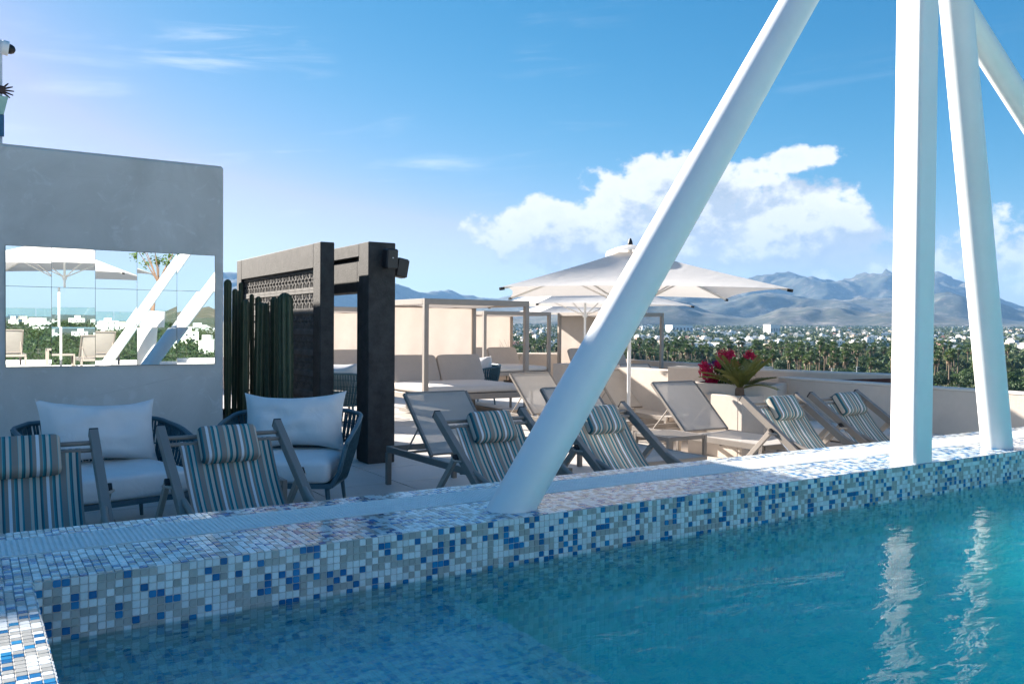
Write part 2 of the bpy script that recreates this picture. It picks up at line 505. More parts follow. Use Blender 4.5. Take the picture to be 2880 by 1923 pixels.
# ------------------------------------------------------------------ mesh building
class MB:
    def __init__(self):
        self.v, self.f, self.mi, self.c, self.uv = [], [], [], [], None
        self.curm = 0
        self.curc = None

    def add(self, vs, fs):
        o = len(self.v)
        self.v.extend(vs)
        for f in fs:
            self.f.append(tuple(i + o for i in f))
            self.mi.append(self.curm)
        if self.curc is not None:
            self.c.extend([self.curc] * len(vs))
        return self

    def box(self, c, s, rot=None):
        hx, hy, hz = s[0] / 2, s[1] / 2, s[2] / 2
        vs = [Vector((x, y, z)) for x in (-hx, hx) for y in (-hy, hy) for z in (-hz, hz)]
        if rot:
            vs = [rot @ v for v in vs]
        c = Vector(c)
        return self.add([v + c for v in vs], [(0, 1, 3, 2), (4, 6, 7, 5), (0, 4, 5, 1), (2, 3, 7, 6), (0, 2, 6, 4), (1, 5, 7, 3)])

    def lim(self, a, b):
        return self.box([(a[i] + b[i]) / 2 for i in range(3)], [b[i] - a[i] for i in range(3)])

    def cbox(self, c, s, ch=0.004, rot=None):
        """box with chamfered edges"""
        h = [x / 2 for x in s]
        ch = min(ch, min(h) * 0.6)
        idx, vs = {}, []
        for sx in (-1, 1):
            for sy in (-1, 1):
                for sz in (-1, 1):
                    sg = (sx, sy, sz)
                    for a in range(3):
                        p = [sg[k] * (h[k] if k == a else h[k] - ch) for k in range(3)]
                        idx[(sx, sy, sz, a)] = len(vs)
                        vs.append(Vector(p))
        fs = []
        for a in range(3):
            b, d = (a + 1) % 3, (a + 2) % 3
            for s_ in (-1, 1):
                q4 = []
                for (sb, sd_) in ((-1, -1), (1, -1), (1, 1), (-1, 1)):
                    k = [0, 0, 0]
                    k[a], k[b], k[d] = s_, sb, sd_
                    q4.append(idx[(*k, a)])
                fs.append(tuple(q4 if s_ > 0 else q4[::-1]))
        for a in range(3):
            b, d = (a + 1) % 3, (a + 2) % 3
            for sb in (-1, 1):
                for sd_ in (-1, 1):
                    k0, k1 = [0, 0, 0], [0, 0, 0]
                    k0[a], k1[a] = -1, 1
                    k0[b] = k1[b] = sb
                    k0[d] = k1[d] = sd_
                    q4 = (idx[(*k0, b)], idx[(*k1, b)], idx[(*k1, d)], idx[(*k0, d)])
                    fs.append(q4 if sb * sd_ > 0 else q4[::-1])
        for sx in (-1, 1):
            for sy in (-1, 1):
                for sz in (-1, 1):
                    t = (idx[(sx, sy, sz, 0)], idx[(sx, sy, sz, 1)], idx[(sx, sy, sz, 2)])
                    fs.append(t if sx * sy * sz > 0 else t[::-1])
        if rot:
            vs = [rot @ v for v in vs]
        c = Vector(c)
        return self.add([v + c for v in vs], fs)

    def clim(self, a, b, ch=0.004):
        return self.cbox([(a[i] + b[i]) / 2 for i in range(3)], [b[i] - a[i] for i in range(3)], ch)

    def bar(self, p0, p1, w, h, up=(0, 0, 1), ch=0.003):
        """rectangular bar from p0 to p1: w across, h along 'up'"""
        p0, p1 = Vector(p0), Vector(p1)
        d = p1 - p0
        L = d.length
        d.normalize()
        u = Vector(up)
        s = d.cross(u)
        if s.length < 1e-4:
            s = d.cross(Vector((1, 0, 0)))
        s.normalize()
        u = s.cross(d)
        rot = Matrix((s, d, u)).transposed()
        return self.cbox((p0 + p1) / 2, (w, L, h), ch, rot)

    def tube(self, pts, r, n=8, cap=True, closed=False):
        pts = [Vector(p) for p in pts]
        rs = r if isinstance(r, (list, tuple)) else [r] * len(pts)
        vs, fs = [], []
        prev = None
        m_ = len(pts)
        for i, p in enumerate(pts):
            if closed:
                d = pts[(i + 1) % m_] - pts[i - 1]
            else:
                d = pts[min(i + 1, m_ - 1)] - pts[max(i - 1, 0)]
            d.normalize()
            if prev is None:
                a = d.orthogonal().normalized()
            else:
                a = prev - d * prev.dot(d)
                a.normalize()
            prev = a
            b = d.cross(a)
            for k in range(n):
                t = 2 * math.pi * k / n
                vs.append(p + (a * math.cos(t) + b * math.sin(t)) * rs[i])
        for i in range(m_ if closed else m_ - 1):
            j = (i + 1) % m_
            for k in range(n):
                l = (k + 1) % n
                fs.append((i * n + k, i * n + l, j * n + l, j * n + k))
        if cap and not closed:
            fs.append(tuple(range(n))[::-1])
            fs.append(tuple((m_ - 1) * n + k for k in range(n)))
        return self.add(vs, fs)

    def lathe(self, prof, n=24, c=(0, 0, 0), ax=None):
        vs, fs = [], []
        c = Vector(c)
        rot = Vector((0, 0, 1)).rotation_difference(Vector(ax)).to_matrix() if ax else None
        for (r, z) in prof:
            for k in range(n):
                t = 2 * math.pi * k / n
                v = Vector((r * math.cos(t), r * math.sin(t), z))
                vs.append((rot @ v if rot else v) + c)
        for i in range(len(prof) - 1):
            for k in range(n):
                l = (k + 1) % n
                fs.append((i * n + k, i * n + l, (i + 1) * n + l, (i + 1) * n + k))
        fs.append(tuple(range(n))[::-1])
        fs.append(tuple((len(prof) - 1) * n + k for k in range(n)))
        return self.add(vs, fs)

    def grid(self, fn, nu, nv, flip=False):
        vs = [Vector(fn(i / nu, j / nv)) for i in range(nu + 1) for j in range(nv + 1)]
        w = nv + 1
        fs = []
        for i in range(nu):
            for j in range(nv):
                f = (i * w + j, (i + 1) * w + j, (i + 1) * w + j + 1, i * w + j + 1)
                fs.append(f[::-1] if flip else f)
        return self.add(vs, fs)

    def prism(self, poly, z0, z1):
        n = len(poly)
        z0 = z0 if isinstance(z0, (list, tuple)) else [z0] * n
        z1 = z1 if isinstance(z1, (list, tuple)) else [z1] * n
        vs = [Vector((p[0], p[1], z)) for p, z in zip(poly, z0)] + [Vector((p[0], p[1], z)) for p, z in zip(poly, z1)]
        fs = [tuple(range(n))[::-1], tuple(range(n, 2 * n))]
        for i in range(n):
            j = (i + 1) % n
            fs.append((i, j, n + j, n + i))
        return self.add(vs, fs)

    def cushion(self, c, s, rot=None, e1=0.28, e2=0.14, nu=28, nv=14, wob=0.0, seed=0):
        """rounded upholstered block"""
        hx, hy, hz = s[0] / 2, s[1] / 2, s[2] / 2
        pw = lambda x, e: math.copysign(abs(x) ** e, x)
        vs, fs = [], []
        for j in range(nv + 1):
            ph = -math.pi / 2 + math.pi * j / nv
            for i in range(nu):
                th = 2 * math.pi * (i + 0.5) / nu
                k = pw(math.cos(ph), e1)
                p = Vector((hx * k * pw(math.cos(th), e2), hy * k * pw(math.sin(th), e2), hz * pw(math.sin(ph), e1 * 1.3)))
                if wob:
                    p += Vector((0, 0, wob * mnoise.noise(Vector((p.x * 5 + seed, p.y * 5, p.z * 3)))))
                vs.append(p)
        for j in range(nv):
            for i in range(nu):
                l = (i + 1) % nu
                fs.append((j * nu + i, j * nu + l, (j + 1) * nu + l, (j + 1) * nu + i))
        if rot:
            vs = [rot @ v for v in vs]
        c = Vector(c)
        return self.add([v + c for v in vs], fs)

    def pillow(self, c, w, h, t, rot=None, seed=0, n=22):
        """scatter cushion with pointed corners, lying in its local XZ plane, thickness along Y"""
        c = Vector(c)
        for side in (-1, 1):
            def fn(a, b, side=side):
                u, v = a * 2 - 1, b * 2 - 1
                x = u * w / 2 * (1 - 0.08 * (1 - v * v) * abs(u) ** 2)
                z = v * h / 2 * (1 - 0.26 * (1 - u * u) * abs(v) ** 2)
                th = t / 2 * max(0.0, (1 - abs(u) ** 2.6) * (1 - abs(v) ** 2.6)) ** 0.55
                th += 0.020 * mnoise.noise(Vector((u * 2.6 + seed, v * 2.6, side))) * (1 - u * u) * (1 - v * v) * 2
                p = Vector((x, side * th, z))
                return (rot @ p if rot else p) + c
            self.grid(fn, n, n, flip=(side > 0))
        return self

    def build(self, name, mats, parent=None, smooth=None, link=True):
        me = self.mesh(name, mats, smooth)
        return obj(name, me, parent)

    def mesh(self, name, mats, smooth=None):
        me = bpy.data.meshes.new(name)
        me.from_pydata([tuple(v) for v in self.v], [], self.f)
        if not isinstance(mats, (list, tuple)):
            mats = [mats]
        for k in mats:
            me.materials.append(M[k])
        if len(mats) > 1:
            me.polygons.foreach_set('material_index', self.mi)
        if self.c and len(self.c) == len(self.v):
            ca = me.color_attributes.new('col', 'FLOAT_COLOR', 'POINT')
            flat = []
            for cc_ in self.c:
                flat.extend((cc_[0], cc_[1], cc_[2], 1.0))
            ca.data.foreach_set('color', flat)
        if self.uv and len(self.uv) == len(self.v):
            ul = me.uv_layers.new(name='UVMap')
            flat = []
            for lp in me.loops:
                flat.extend(self.uv[lp.vertex_index])
            ul.data.foreach_set('uv', flat)
        if smooth is not None:
            me.polygons.foreach_set('use_smooth', [True] * len(me.polygons))
            me.set_sharp_from_angle(angle=R(smooth))
        me.update()
        return me


def obj(name, me, parent=None):
    o = bpy.data.objects.new(name, me)
    C.objects.link(o)
    if parent is not None:
        o.parent = parent
    return o


def tag(o, label=None, cat=None, group=None, kind=None):
    if label:
        o['label'] = label
    if cat:
        o['category'] = cat
    if group:
        o['group'] = group
    if kind:
        o['kind'] = kind
    return o


def empty(name, loc=(0, 0, 0), rz=0.0):
    o = bpy.data.objects.new(name, None)
    o.empty_display_size = 0.1
    C.objects.link(o)
    o.location = loc
    o.rotation_euler = (0, 0, rz)
    return o


def kids():
    d = {}
    for o in bpy.data.objects:
        if o.parent:
            d.setdefault(o.parent.name, []).append(o)
    return d


def copy_tree(o, loc=None, rz=None, parent=None, label=None, scale=None):
    c = o.copy()
    C.objects.link(c)
    if parent is not None:
        c.parent = parent
    if loc is not None:
        c.location = loc
    if rz is not None:
        c.rotation_euler = (0, 0, rz)
    if scale is not None:
        c.scale = scale
    if label:
        c['label'] = label
    for ch in list(o.children):
        copy_tree(ch, parent=c)
    return c


def rotz(a):
    return Matrix.Rotation(a, 3, 'Z')


def rotx(a):
    return Matrix.Rotation(a, 3, 'X')


# ================================================================== THE SETTING
# ---- roof deck (the building's top) with individual porcelain tiles
DX0, DX1, DY0, DY1 = -12.0, 15.0, 3.80, 20.0
b = MB()
b.lim((-12, -6.9, -23.5), (15.0, 20.0, -1.2))
b.lim((-12, 3.6, -1.2), (15.0, 20.0, -0.03))
b.lim((-12, -6.9, -1.2), (15.0, -3.02, -0.03))
b.lim((-12, -3.02, -1.2), (-0.6, 3.6, -0.03))
b.lim((-12, 3.88, -0.03), (15.0, 20.0, -0.012))
deck = tag(b.build('roof_deck', 'deck_base'), kind='structure')
TS, JT = 0.80, 0.011
tile_me = MB().clim((-TS / 2 + JT / 2, -TS / 2 + JT / 2, -0.012), (TS / 2 - JT / 2, TS / 2 - JT / 2, 0.0), 0.002).mesh('deck_tile', 'deck_tile')
cand = []
nx, ny = int(27 / TS), int(16.2 / TS)
for i in range(nx):
    for j in range(ny):
        x, y = -11.9 + (i + 0.5) * TS, 3.9 + (j + 0.5) * TS
        d = Vector((x, y, 0)) - CAM
        fz = d.dot(CF)
        lx = abs(d.dot(CR)) / max(fz, 0.1) if fz > 0 else 9
        cand.append((lx > 0.66 or y > 17.5, fz, x, y))
cand.sort()
stuff = MB()
for k, (out, fz, x, y) in enumerate(cand):
    if k < 290 and not out:
        o = obj('deck_tile', tile_me, deck)
        o.location = (x, y, random.uniform(-0.0006, 0.0006))
    else:
        stuff.clim((x - TS / 2 + JT / 2, y - TS / 2 + JT / 2, -0.012), (x + TS / 2 - JT / 2, y + TS / 2 - JT / 2, 0.0), 0.002)
tag(stuff.build('deck_tile_field', 'deck_tile', deck), kind='stuff')

# ---- pool basin
CURB_Z, WATER_Z = 0.585, 0.385
YF, YB = 3.10, 3.885          # pool side and deck side of the long edge
XL = 0.18                     # pool side of the short edge
YN = -2.35                    # pool side of the opposite edge
XR = 13.5
b = MB()
b.lim((XL + 0.001, YN, -1.05), (XR, YF - 0.004, -0.75))
pf = tag(b.build('pool_floor', 'pool_floor'), kind='structure')
b = MB()
b.lim((XL + 0.001, YN, -0.75), (1.70, YF - 0.004, 0.15))
tag(b.build('pool_shelf', 'pool_floor'), kind='structure')


def tile_colour(a, b_):
    n1 = mnoise.noise(Vector((a * 0.33, b_ * 0.33, 3.1)))
    r = random.random()
    pb = 0.20 + 0.22 * n1
    if r < pb:
        k = random.random()
        if k < 0.7:
            c_ = (0.010, 0.135, 0.34)
        else:
            c_ = (0.02, 0.22, 0.46)
    elif r < pb + 0.36:
        c_ = (0.42, 0.42, 0.40)
    else:
        c_ = (0.76, 0.80, 0.81)
    j = random.uniform(0.86, 1.1)
    return tuple(min(1, x * j) for x in c_)


TP = 0.0262
TW = 0.0236


def mosaic_piece(mb, o, eu, ev, en, oct_=True):
    """one glazed tessera on plane (eu, ev), proud along en"""
    h = TW / 2
    jit = lambda s: random.uniform(-s, s)
    t = 0.0030 + jit(0.0005)
    if oct_:
        c1 = 0.0022 + jit(0.0012)
        pts = [(-h + c1, -h), (h - c1, -h), (h, -h + c1), (h, h - c1), (h - c1, h), (-h + c1, h), (-h, h - c1), (-h, -h + c1)]
    else:
        pts = [(-h, -h), (h, -h), (h, h), (-h, h)]
    n = len(pts)
    vs = [o + eu * (p[0]) + ev * (p[1]) for p in pts]
    vs += [o + eu * (p[0] * 0.96) + ev * (p[1] * 0.96) + en * t for p in pts]
    fs = [tuple(range(n, 2 * n))]
    for i in range(n):
        j = (i + 1) % n
        fs.append((i, j, n + j, n + i))
    mb.add(vs, fs)


EX, EY, EZ = Vector((1, 0, 0)), Vector((0, 1, 0)), Vector((0, 0, 1))


def px_of(p):
    d = p - CAM
    fz = d.dot(CF)
    if fz < 0.05:
        return None
    return (W_PX / 2 + F_PX * d.dot(CR) / fz, H_PX / 2 - F_PX * d.dot(CU) / fz, F_PX / fz)


edge_root = empty('pool_edge', (2.0, 3.45, 0))
tag(edge_root, 'long low pool edge clad in white, grey and blue glass mosaic with overflow grating', 'pool edge')


def place(parent_obj, o):
    o.matrix_parent_inverse = Matrix.Translation(-Vector(parent_obj.location))
    return o


b = MB()
G0, G1 = 3.485, 3.755         # overflow grating slot
b.lim((-1.2, YF + 0.004, -1.0), (XR, G0, CURB_Z - 0.003))
b.lim((-1.2, G0, -0.5), (XR, G1, CURB_Z - 0.12))
b.lim((-1.2, G1, -0.5), (XR, YB - 0.004, CURB_Z - 0.003))
place(edge_root, b.build('core', 'grout', edge_root))
# tesserae: front face, top strips, back face
near, far = [], MB()
rows_f = int((CURB_Z + 0.95) / TP)


def tess(kind, i, j):
    if kind == 'front':
        o = Vector((XL + (i + 0.5) * TP, YF + 0.004, CURB_Z - 0.003 - (j + 0.5) * TP))
        return o, EX, EZ, -EY
    if kind == 'top1':
        o = Vector((XL + (i + 0.5) * TP, YF + 0.006 + (j + 0.5) * TP, CURB_Z - 0.003))
        return o, EX, EY, EZ
    if kind == 'top2':
        o = Vector((XL + (i + 0.5) * TP, G1 + 0.001 + (j + 0.5) * TP * 0.98, CURB_Z - 0.003))
        return o, EX, EY, EZ


nxt = int((XR - XL) / TP)
entries = []
for i in range(-54, nxt):
    for j in range(14):
        entries.append(('top1', i, j))
    for j in range(5):
        entries.append(('top2', i, j))
    if i >= 0:
        for j in range(30):
            entries.append(('front', i, j))
scored = []
for e in entries:
    o, eu, ev, en = tess(*e)
    p = px_of(o)
    sc_ = 0
    if p and -10 < p[0] < 2890 and p[1] < 1930 and o.z > WATER_Z + 0.005:
        view = (CAM - o).normalized()
        sc_ = p[2] ** 2 * abs(view.dot(en))
    scored.append((sc_, e))
scored.sort(key=lambda t: -t[0])
proto_cache = {}
for k, (sc_, e) in enumerate(scored):
    o, eu, ev, en = tess(*e)
    colr = tile_colour(e[1], e[2] + (0 if e[0] == 'front' else 40))
    if k < 290 and sc_ > 0:
        kk = (e[0] == 'front', tuple(round(x * 12) for x in colr), random.randrange(2))
        if kk not in proto_cache:
            pb_ = MB()
            pb_.curc = colr
            mosaic_piece(pb_, Vector((0, 0, 0)), eu, ev, en)
            proto_cache[kk] = pb_.mesh('tile', 'mosaic')
        ob = obj('tile', proto_cache[kk], edge_root)
        ob.location = o - Vector(edge_root.location)
    else:
        far.curc = colr
        mosaic_piece(far, o, eu, ev, en, oct_=(o.x < 5.5 and o.z > 0.3))
place(edge_root, tag(far.build('tile_field', 'mosaic', edge_root), kind='stuff'))
# grating: cross bars and long ribs, holes between
b = MB()
x = -1.2
while x < XR:
    b.lim((x, G0 + 0.006, CURB_Z - 0.03), (x + 0.0105, G1 - 0.006, CURB_Z + 0.001))
    x += 0.0195
for k in range(13):
    y = G0 + 0.004 + k * (G1 - G0 - 0.020) / 12
    b.lim((-1.2, y, CURB_Z - 0.032), (XR, y + 0.0105, CURB_Z + 0.0004))
place(edge_root, tag(b.build('overflow_grating', 'grate', edge_root), kind='stuff'))

# short edge on the camera's side and the opposite long edge
short_root = empty('pool_edge', (-0.2, 0.4, 0))
tag(short_root, 'short mosaic pool edge closing the corner, partly in bright sun', 'pool edge')
b = MB()
b.lim((-0.75, YN - 0.7, -1.0), (XL - 0.004, YF + 0.0035, CURB_Z - 0.0035))
place(short_root, b.build('core', 'grout', short_root))
tf = MB()
for i in range(35):
    for j in range(int(4.2 / TP)):
        o = Vector((XL - 0.006 - (i + 0.5) * TP, YF - 0.002 - (j + 0.5) * TP, CURB_Z - 0.0035))
        tf.curc = tile_colour(i + 300, j)
        mosaic_piece(tf, o, EX, EY, EZ, oct_=(j < 60))
for j in range(int(4.2 / TP)):
    for k in range(20):
        o = Vector((XL - 0.004, YF - 0.002 - (j + 0.5) * TP, CURB_Z - 0.003 - (k + 0.5) * TP))
        tf.curc = tile_colour(j + 500, k)
        mosaic_piece(tf, o, EY, EZ, EX, oct_=(j < 60))
place(short_root, tag(tf.build('tile_field', 'mosaic', short_root), kind='stuff'))

opp_root = empty('pool_edge', (4.0, -2.7, 0))
tag(opp_root, 'white mosaic pool edge on the far side, seen only in the wall mirror', 'pool edge')
b = MB()
b.lim((XL, YN - 0.7, -1.0), (XR, YN, CURB_Z))
place(opp_root, b.build('core', 'grout', opp_root))
# the raised sun deck beyond it
b = MB()
b.lim((-12, -6.85, -0.03), (15, YN - 0.702, 0.44))
tag(b.build('raised_deck', 'planter_white'), kind='structure')
b = MB()
b.lim((-12, YN - 0.7, -0.03), (-0.752, 3.88, 0.44))
tag(b.build('side_deck', 'planter_white'), kind='structure')

# ---- water body (closed, a little larger than the basin)
b = MB()
b.lim((XL - 0.02, YN - 0.02, -0.8), (XR + 0.02, YF + 0.02, WATER_Z))
water = tag(b.build('pool_water', 'water'), kind='structure')

# ---- land, polar around the building
def land_z(a, r):
    """a: angle to the right of the view's centre"""
    z = -23.0
    if r > 1000:
        z += (r - 1000) * 0.0093 * (1.0 if r < 6000 else 1.0) - max(0, r - 6000) * 0.006
    # hillside at the back (the side the mirror shows)
    back = math.atan2(math.sin(a - BACK_A), math.cos(a - BACK_A))
    wgt = max(0.0, math.cos(back * 0.9)) ** 2 if abs(back) < 1.7 else 0.0
    if wgt > 0 and r > 70:
        t = min(1.0, (r - 70) / 330)
        hill = -23 + 21.5 * (t * t * (3 - 2 * t))
        hill += 3 * mnoise.noise(Vector((r * math.cos(a) * 0.006, r * math.sin(a) * 0.006, 0.5)))
        # peak
        pk = math.exp(-((back + 0.16) / 0.05) ** 2 - ((r - 900) / 260) ** 2)
        hill += 30 * pk
        z = z * (1 - wgt) + max(z, hill) * wgt
    return z


def pol(a, r):
    ang = AZ0 - a
    return r * math.cos(ang), r * math.sin(ang)


BACK_A = AZ0 + math.pi / 2 - R(4)   # towards -Y
rr = [14, 30, 50, 70] + [70 * 1.12 ** k for k in range(1, 50)]
NA = 180
b = MB()
vs_, fs_ = [], []
for r in rr:
    for k in range(NA):
        a = 2 * math.pi * k / NA
        x, y = pol(a, r)
        vs_.append(Vector((x, y, land_z(a, r))))
for i in range(len(rr) - 1):
    for k in range(NA):
        l = (k + 1) % NA
        fs_.append((i * NA + k, i * NA + l, (i + 1) * NA + l, (i + 1) * NA + k))
fs_.append(tuple(range(NA)))
b.add(vs_, fs_)
tag(b.build('ground', 'plain', smooth=60), kind='structure')

# ---- mountains: three ranges, each a relief with depth
def interp(tab, x):
    if x <= tab[0][0]:
        return tab[0][1]
    for (x0, y0), (x1, y1) in zip(tab, tab[1:]):
        if x <= x1:
            t = (x - x0) / (x1 - x0)
            t = t * t * (3 - 2 * t)
            return y0 + (y1 - y0) * t
    return tab[-1][1]


def rng(name, r0, r1, table, base_z, seed, gully=0.8, na=460, nr=60, a0=-0.95, a1=0.95):
    rm = (r0 + r1) / 2
    b = MB()

    def fn(u, v):
        a = a0 + (a1 - a0) * u
        px = 1440 + F_PX * math.tan(max(-0.92, min(0.92, a)))
        hor = 925 + 0.0075 * (px - 1440)
        crest = (hor - interp(table, px)) / F_PX * rm * math.cos(a)      # height over the eye
        H = crest + 1.4 - base_z
        r = r0 + (r1 - r0) * v
        x, y = pol(a, r)
        prof = max(0.0, math.sin(math.pi * min(1.0, v * 1.0))) ** 0.9
        rg = 0.0
        amp, fr_ = 1.0, 1.0 / 1300.0
        for o_ in range(7):
            nn = 1 - abs(mnoise.noise(Vector((x * fr_ + seed, y * fr_, seed * 0.7 + o_))))
            rg += (nn * nn - 0.55) * amp
            amp *= 0.5
            fr_ *= 2.05
        z = base_z + H * prof * (1 + gully * rg * (1.0 - 0.5 * prof))
        return (x, y, z)
    b.grid(fn, na, nr)
    return tag(b.build(name, 'mountain', smooth=180), kind='structure')


FAR = [(-900, 830), (0, 800), (450, 780), (640, 782), (800, 775), (940, 790), (1040, 835), (1110, 812), (1180, 838), (1320, 838), (1500, 850), (1700, 835),
       (1850, 825), (2000, 818), (2130, 808), (2255, 792), (2350, 803), (2420, 806), (2497, 795), (2540, 806), (2640, 798), (2700, 815), (2760, 830),
       (2830, 855), (2900, 868), (3100, 850), (3500, 840)]
MID = [(-900, 890), (0, 860), (500, 850), (700, 842), (900, 872), (1000, 880), (1200, 880), (1400, 872), (1650, 850), (1850, 842), (1960, 828), (2060, 834),
       (2180, 826), (2300, 838), (2420, 828), (2560, 836), (2660, 822), (2760, 850), (2880, 885), (3100, 895), (3500, 890)]
NEAR = [(-900, 905), (300, 905), (800, 905), (1250, 905), (1450, 893), (1650, 866), (1820, 850), (1900, 846), (2000, 872), (2100, 890), (2200, 866), (2260, 857), (2330, 870), (2440, 893),
        (2560, 880), (2680, 893), (2800, 915), (3200, 920), (3500, 920)]
rng('mountain', 11500, 15500, FAR, 40, 7.3)
rng('mountain', 8200, 11000, MID, 25, 2.1)
rng('mountain', 6000, 7900, NEAR, 12, 5.7, 0.95)


# ================================================================== THE TERRACE
# ---- mirror wall: a plastered block whose face carries fifteen mirror panes
YW = 8.3
wx1 = at_y(629, 471, YW).x
WALL_TOP = at_y(629, 471, YW).z
wall = empty('plastered_block', (0, YW, 0))
tag(wall, 'tall grey trowelled plaster wall block carrying the tiled mirror', 'wall')
b = MB()
b.clim((-9.0, YW, -0.01), (wx1, YW + 5.5, WALL_TOP), 0.012)
place(wall, b.build('wall_body', 'grey_stucco', wall, smooth=40))
b = MB()
b.clim((-9.0, YW + 0.02, WALL_TOP - 0.004), (wx1 - 0.012, YW + 5.48, WALL_TOP + 0.012), 0.006)
place(wall, b.build('wall_cap', 'beige_wall', wall))

mx0, mz1 = at_y(15, 690, YW).x, at_y(15, 690, YW).z
mx1, mz0 = at_y(603, 1023, YW).x, at_y(603, 1023, YW).z
mir = empty('wall_mirror', ((mx0 + mx1) / 2, YW - 0.01, mz0))
tag(mir, 'wide wall mirror of fifteen frameless panes on the grey plaster wall', 'mirror')
cols = [0.0, 0.2195, 0.4290, 0.6300, 0.8200, 1.0]
cw = (mx1 - mx0)
random.seed(5)
for i in range(5):
    for j in range(3):
        xa, xb = mx0 + cw * i / 5 + 0.0012, mx0 + cw * (i + 1) / 5 - 0.0012
        za, zb = mz0 + (mz1 - mz0) * j / 3 + 0.0012, mz0 + (mz1 - mz0) * (j + 1) / 3 - 0.0012
        b = MB()
        b.clim((-(xb - xa) / 2, -0.003, -(zb - za) / 2), ((xb - xa) / 2, 0.003, (zb - za) / 2), 0.0008)
        o = b.build('mirror_pane', 'mirror', mir)
        o.location = Vector(((xa + xb) / 2, YW - 0.013, (za + zb) / 2)) - Vector(mir.location)
        o.rotation_euler = (R(random.uniform(-0.22, 0.22)), 0, R(random.uniform(-0.22, 0.22)))
b = MB()
b.lim((mx0 - 0.002, YW - 0.0085, mz0 - 0.002), (mx1 + 0.002, YW - 0.001, mz1 + 0.002))
place(mir, b.build('backing', 'black_plastic', mir))
# printed notice on the lowest pane column (tiny, several short lines)
b = MB()
for k, (w0, w1) in enumerate([(0.0, 0.11), (-0.01, 0.12), (0.01, 0.115), (0.03, 0.10)]):
    zz = at_y(22, 888, YW).z - k * 0.0155
    x0 = at_y(22, 888, YW).x
    xx = x0 + w0
    while xx < x0 + w1:
        L = random.uniform(0.008, 0.02)
        b.lim((xx, YW - 0.0205, zz), (xx + L, YW - 0.0198, zz + 0.007))
        xx += L + 0.005
place(mir, b.build('printed_notice', 'white_paint', mir))

# ---- dark portal: two frames, the first filled with pierced blocks
GX0, GX1 = 3.05, 3.20
gy0 = 8.45
GZ = at_y(898, 679, gy0).z
gy1 = 11.65
portal = empty('lattice_screen', (GX0, gy0, 0))
tag(portal, 'charcoal freestanding frame filled with pierced breeze blocks behind the cacti', 'screen')
LW = 0.22
oy0, oy1, oz1 = gy0 + LW, gy1 - 0.22, GZ - 0.26
b = MB().clim((GX0, gy0, 0), (GX1, oy0, GZ), 0.008)
place(portal, b.build('post', 'charcoal', portal))
b = MB().clim((GX0, oy1, 0), (GX1, gy1, GZ - 0.001), 0.008)
place(portal, b.build('post', 'charcoal', portal))
b = MB().clim((GX0 + 0.001, oy0 - 0.003, oz1), (GX1 - 0.001, oy1 + 0.003, GZ - 0.0015), 0.008)
place(portal, b.build('lintel', 'charcoal', portal))
nby, nbz = 12, 9
bw, bh = (oy1 - oy0) / nby, (oz1 - 0.02) / nbz
blk = MB()
T = 0.075
hx = T / 2
def ybar(y0, z0, y1, z1, w, t=T):
    blk.bar((0, y0, z0), (0, y1, z1), t, w, up=(0, -(z1 - z0), (y1 - y0)), ch=0.002)
ybar(-bw / 2, bh / 2 - 0.016, bw / 2, bh / 2 - 0.016, 0.03)
ybar(-bw / 2, -bh / 2 + 0.016, bw / 2, -bh / 2 + 0.016, 0.03)
for s in (-0.5, 0, 0.5):
    for (za, zb) in ((0.06, 0.5), (-0.5, -0.06)):
        blk.box((0, s * bw * 0.92, (za + zb) / 2 * bh), (T * 0.8, 0.013, (zb - za) * bh))
for s in (-0.25, 0.25):
    for sg in (-1, 1):
        ybar(s * bw - bw * 0.2, -sg * bh * 0.2, s * bw + bw * 0.2, sg * bh * 0.2, 0.016, T * 0.7)
    for (za, zb) in ((0.2, 0.5), (-0.5, -0.2)):
        blk.box((0.001, s * bw, (za + zb) / 2 * bh), (T * 0.75, 0.012, (zb - za) * bh))
blk_me = blk.mesh('block', 'charcoal_block')
for i in range(nby):
    for j in range(nbz):
        o = obj('block', blk_me, portal)
        o.location = (GX0 * 0 + 0.075, oy0 + (i + 0.5) * bw - gy0, 0.02 + (j + 0.5) * bh)

GX2, GX3 = 3.46, 3.76
py0 = 8.18
door = empty('portal_frame', (GX2, py0, 0))
tag(door, 'charcoal plaster portal frame with two small loudspeakers on its end', 'frame')
PZ = at_y(1039, 679, py0).z
b = MB().clim((GX2, py0, 0), (GX3, py0 + 0.26, PZ), 0.008)
place(door, b.build('post', 'charcoal', door))
b = MB().clim((GX2, gy1 - 0.1, 0), (GX3, gy1 + 0.16, PZ - 0.001), 0.008)
place(door, b.build('post', 'charcoal', door))
b = MB().clim((GX2 + 0.001, py0 + 0.257, PZ - 0.14), (GX3 - 0.001, gy1 - 0.097, PZ - 0.0015), 0.008)
place(door, b.build('lintel', 'charcoal', door))
b = MB()
b.clim((GX2 + 0.04, py0 + 0.262, 0), (GX3 - 0.04, py0 + 0.40, PZ - 0.16), 0.006)
b.clim((GX2 + 0.041, py0 + 0.398, PZ - 0.50), (GX3 - 0.041, gy1 - 0.25, PZ - 0.162), 0.006)
b.clim((GX2 + 0.04, gy1 - 0.252, 0), (GX3 - 0.04, gy1 - 0.105, PZ - 0.16), 0.006)
place(door, b.build('inner_frame', 'charcoal', door))


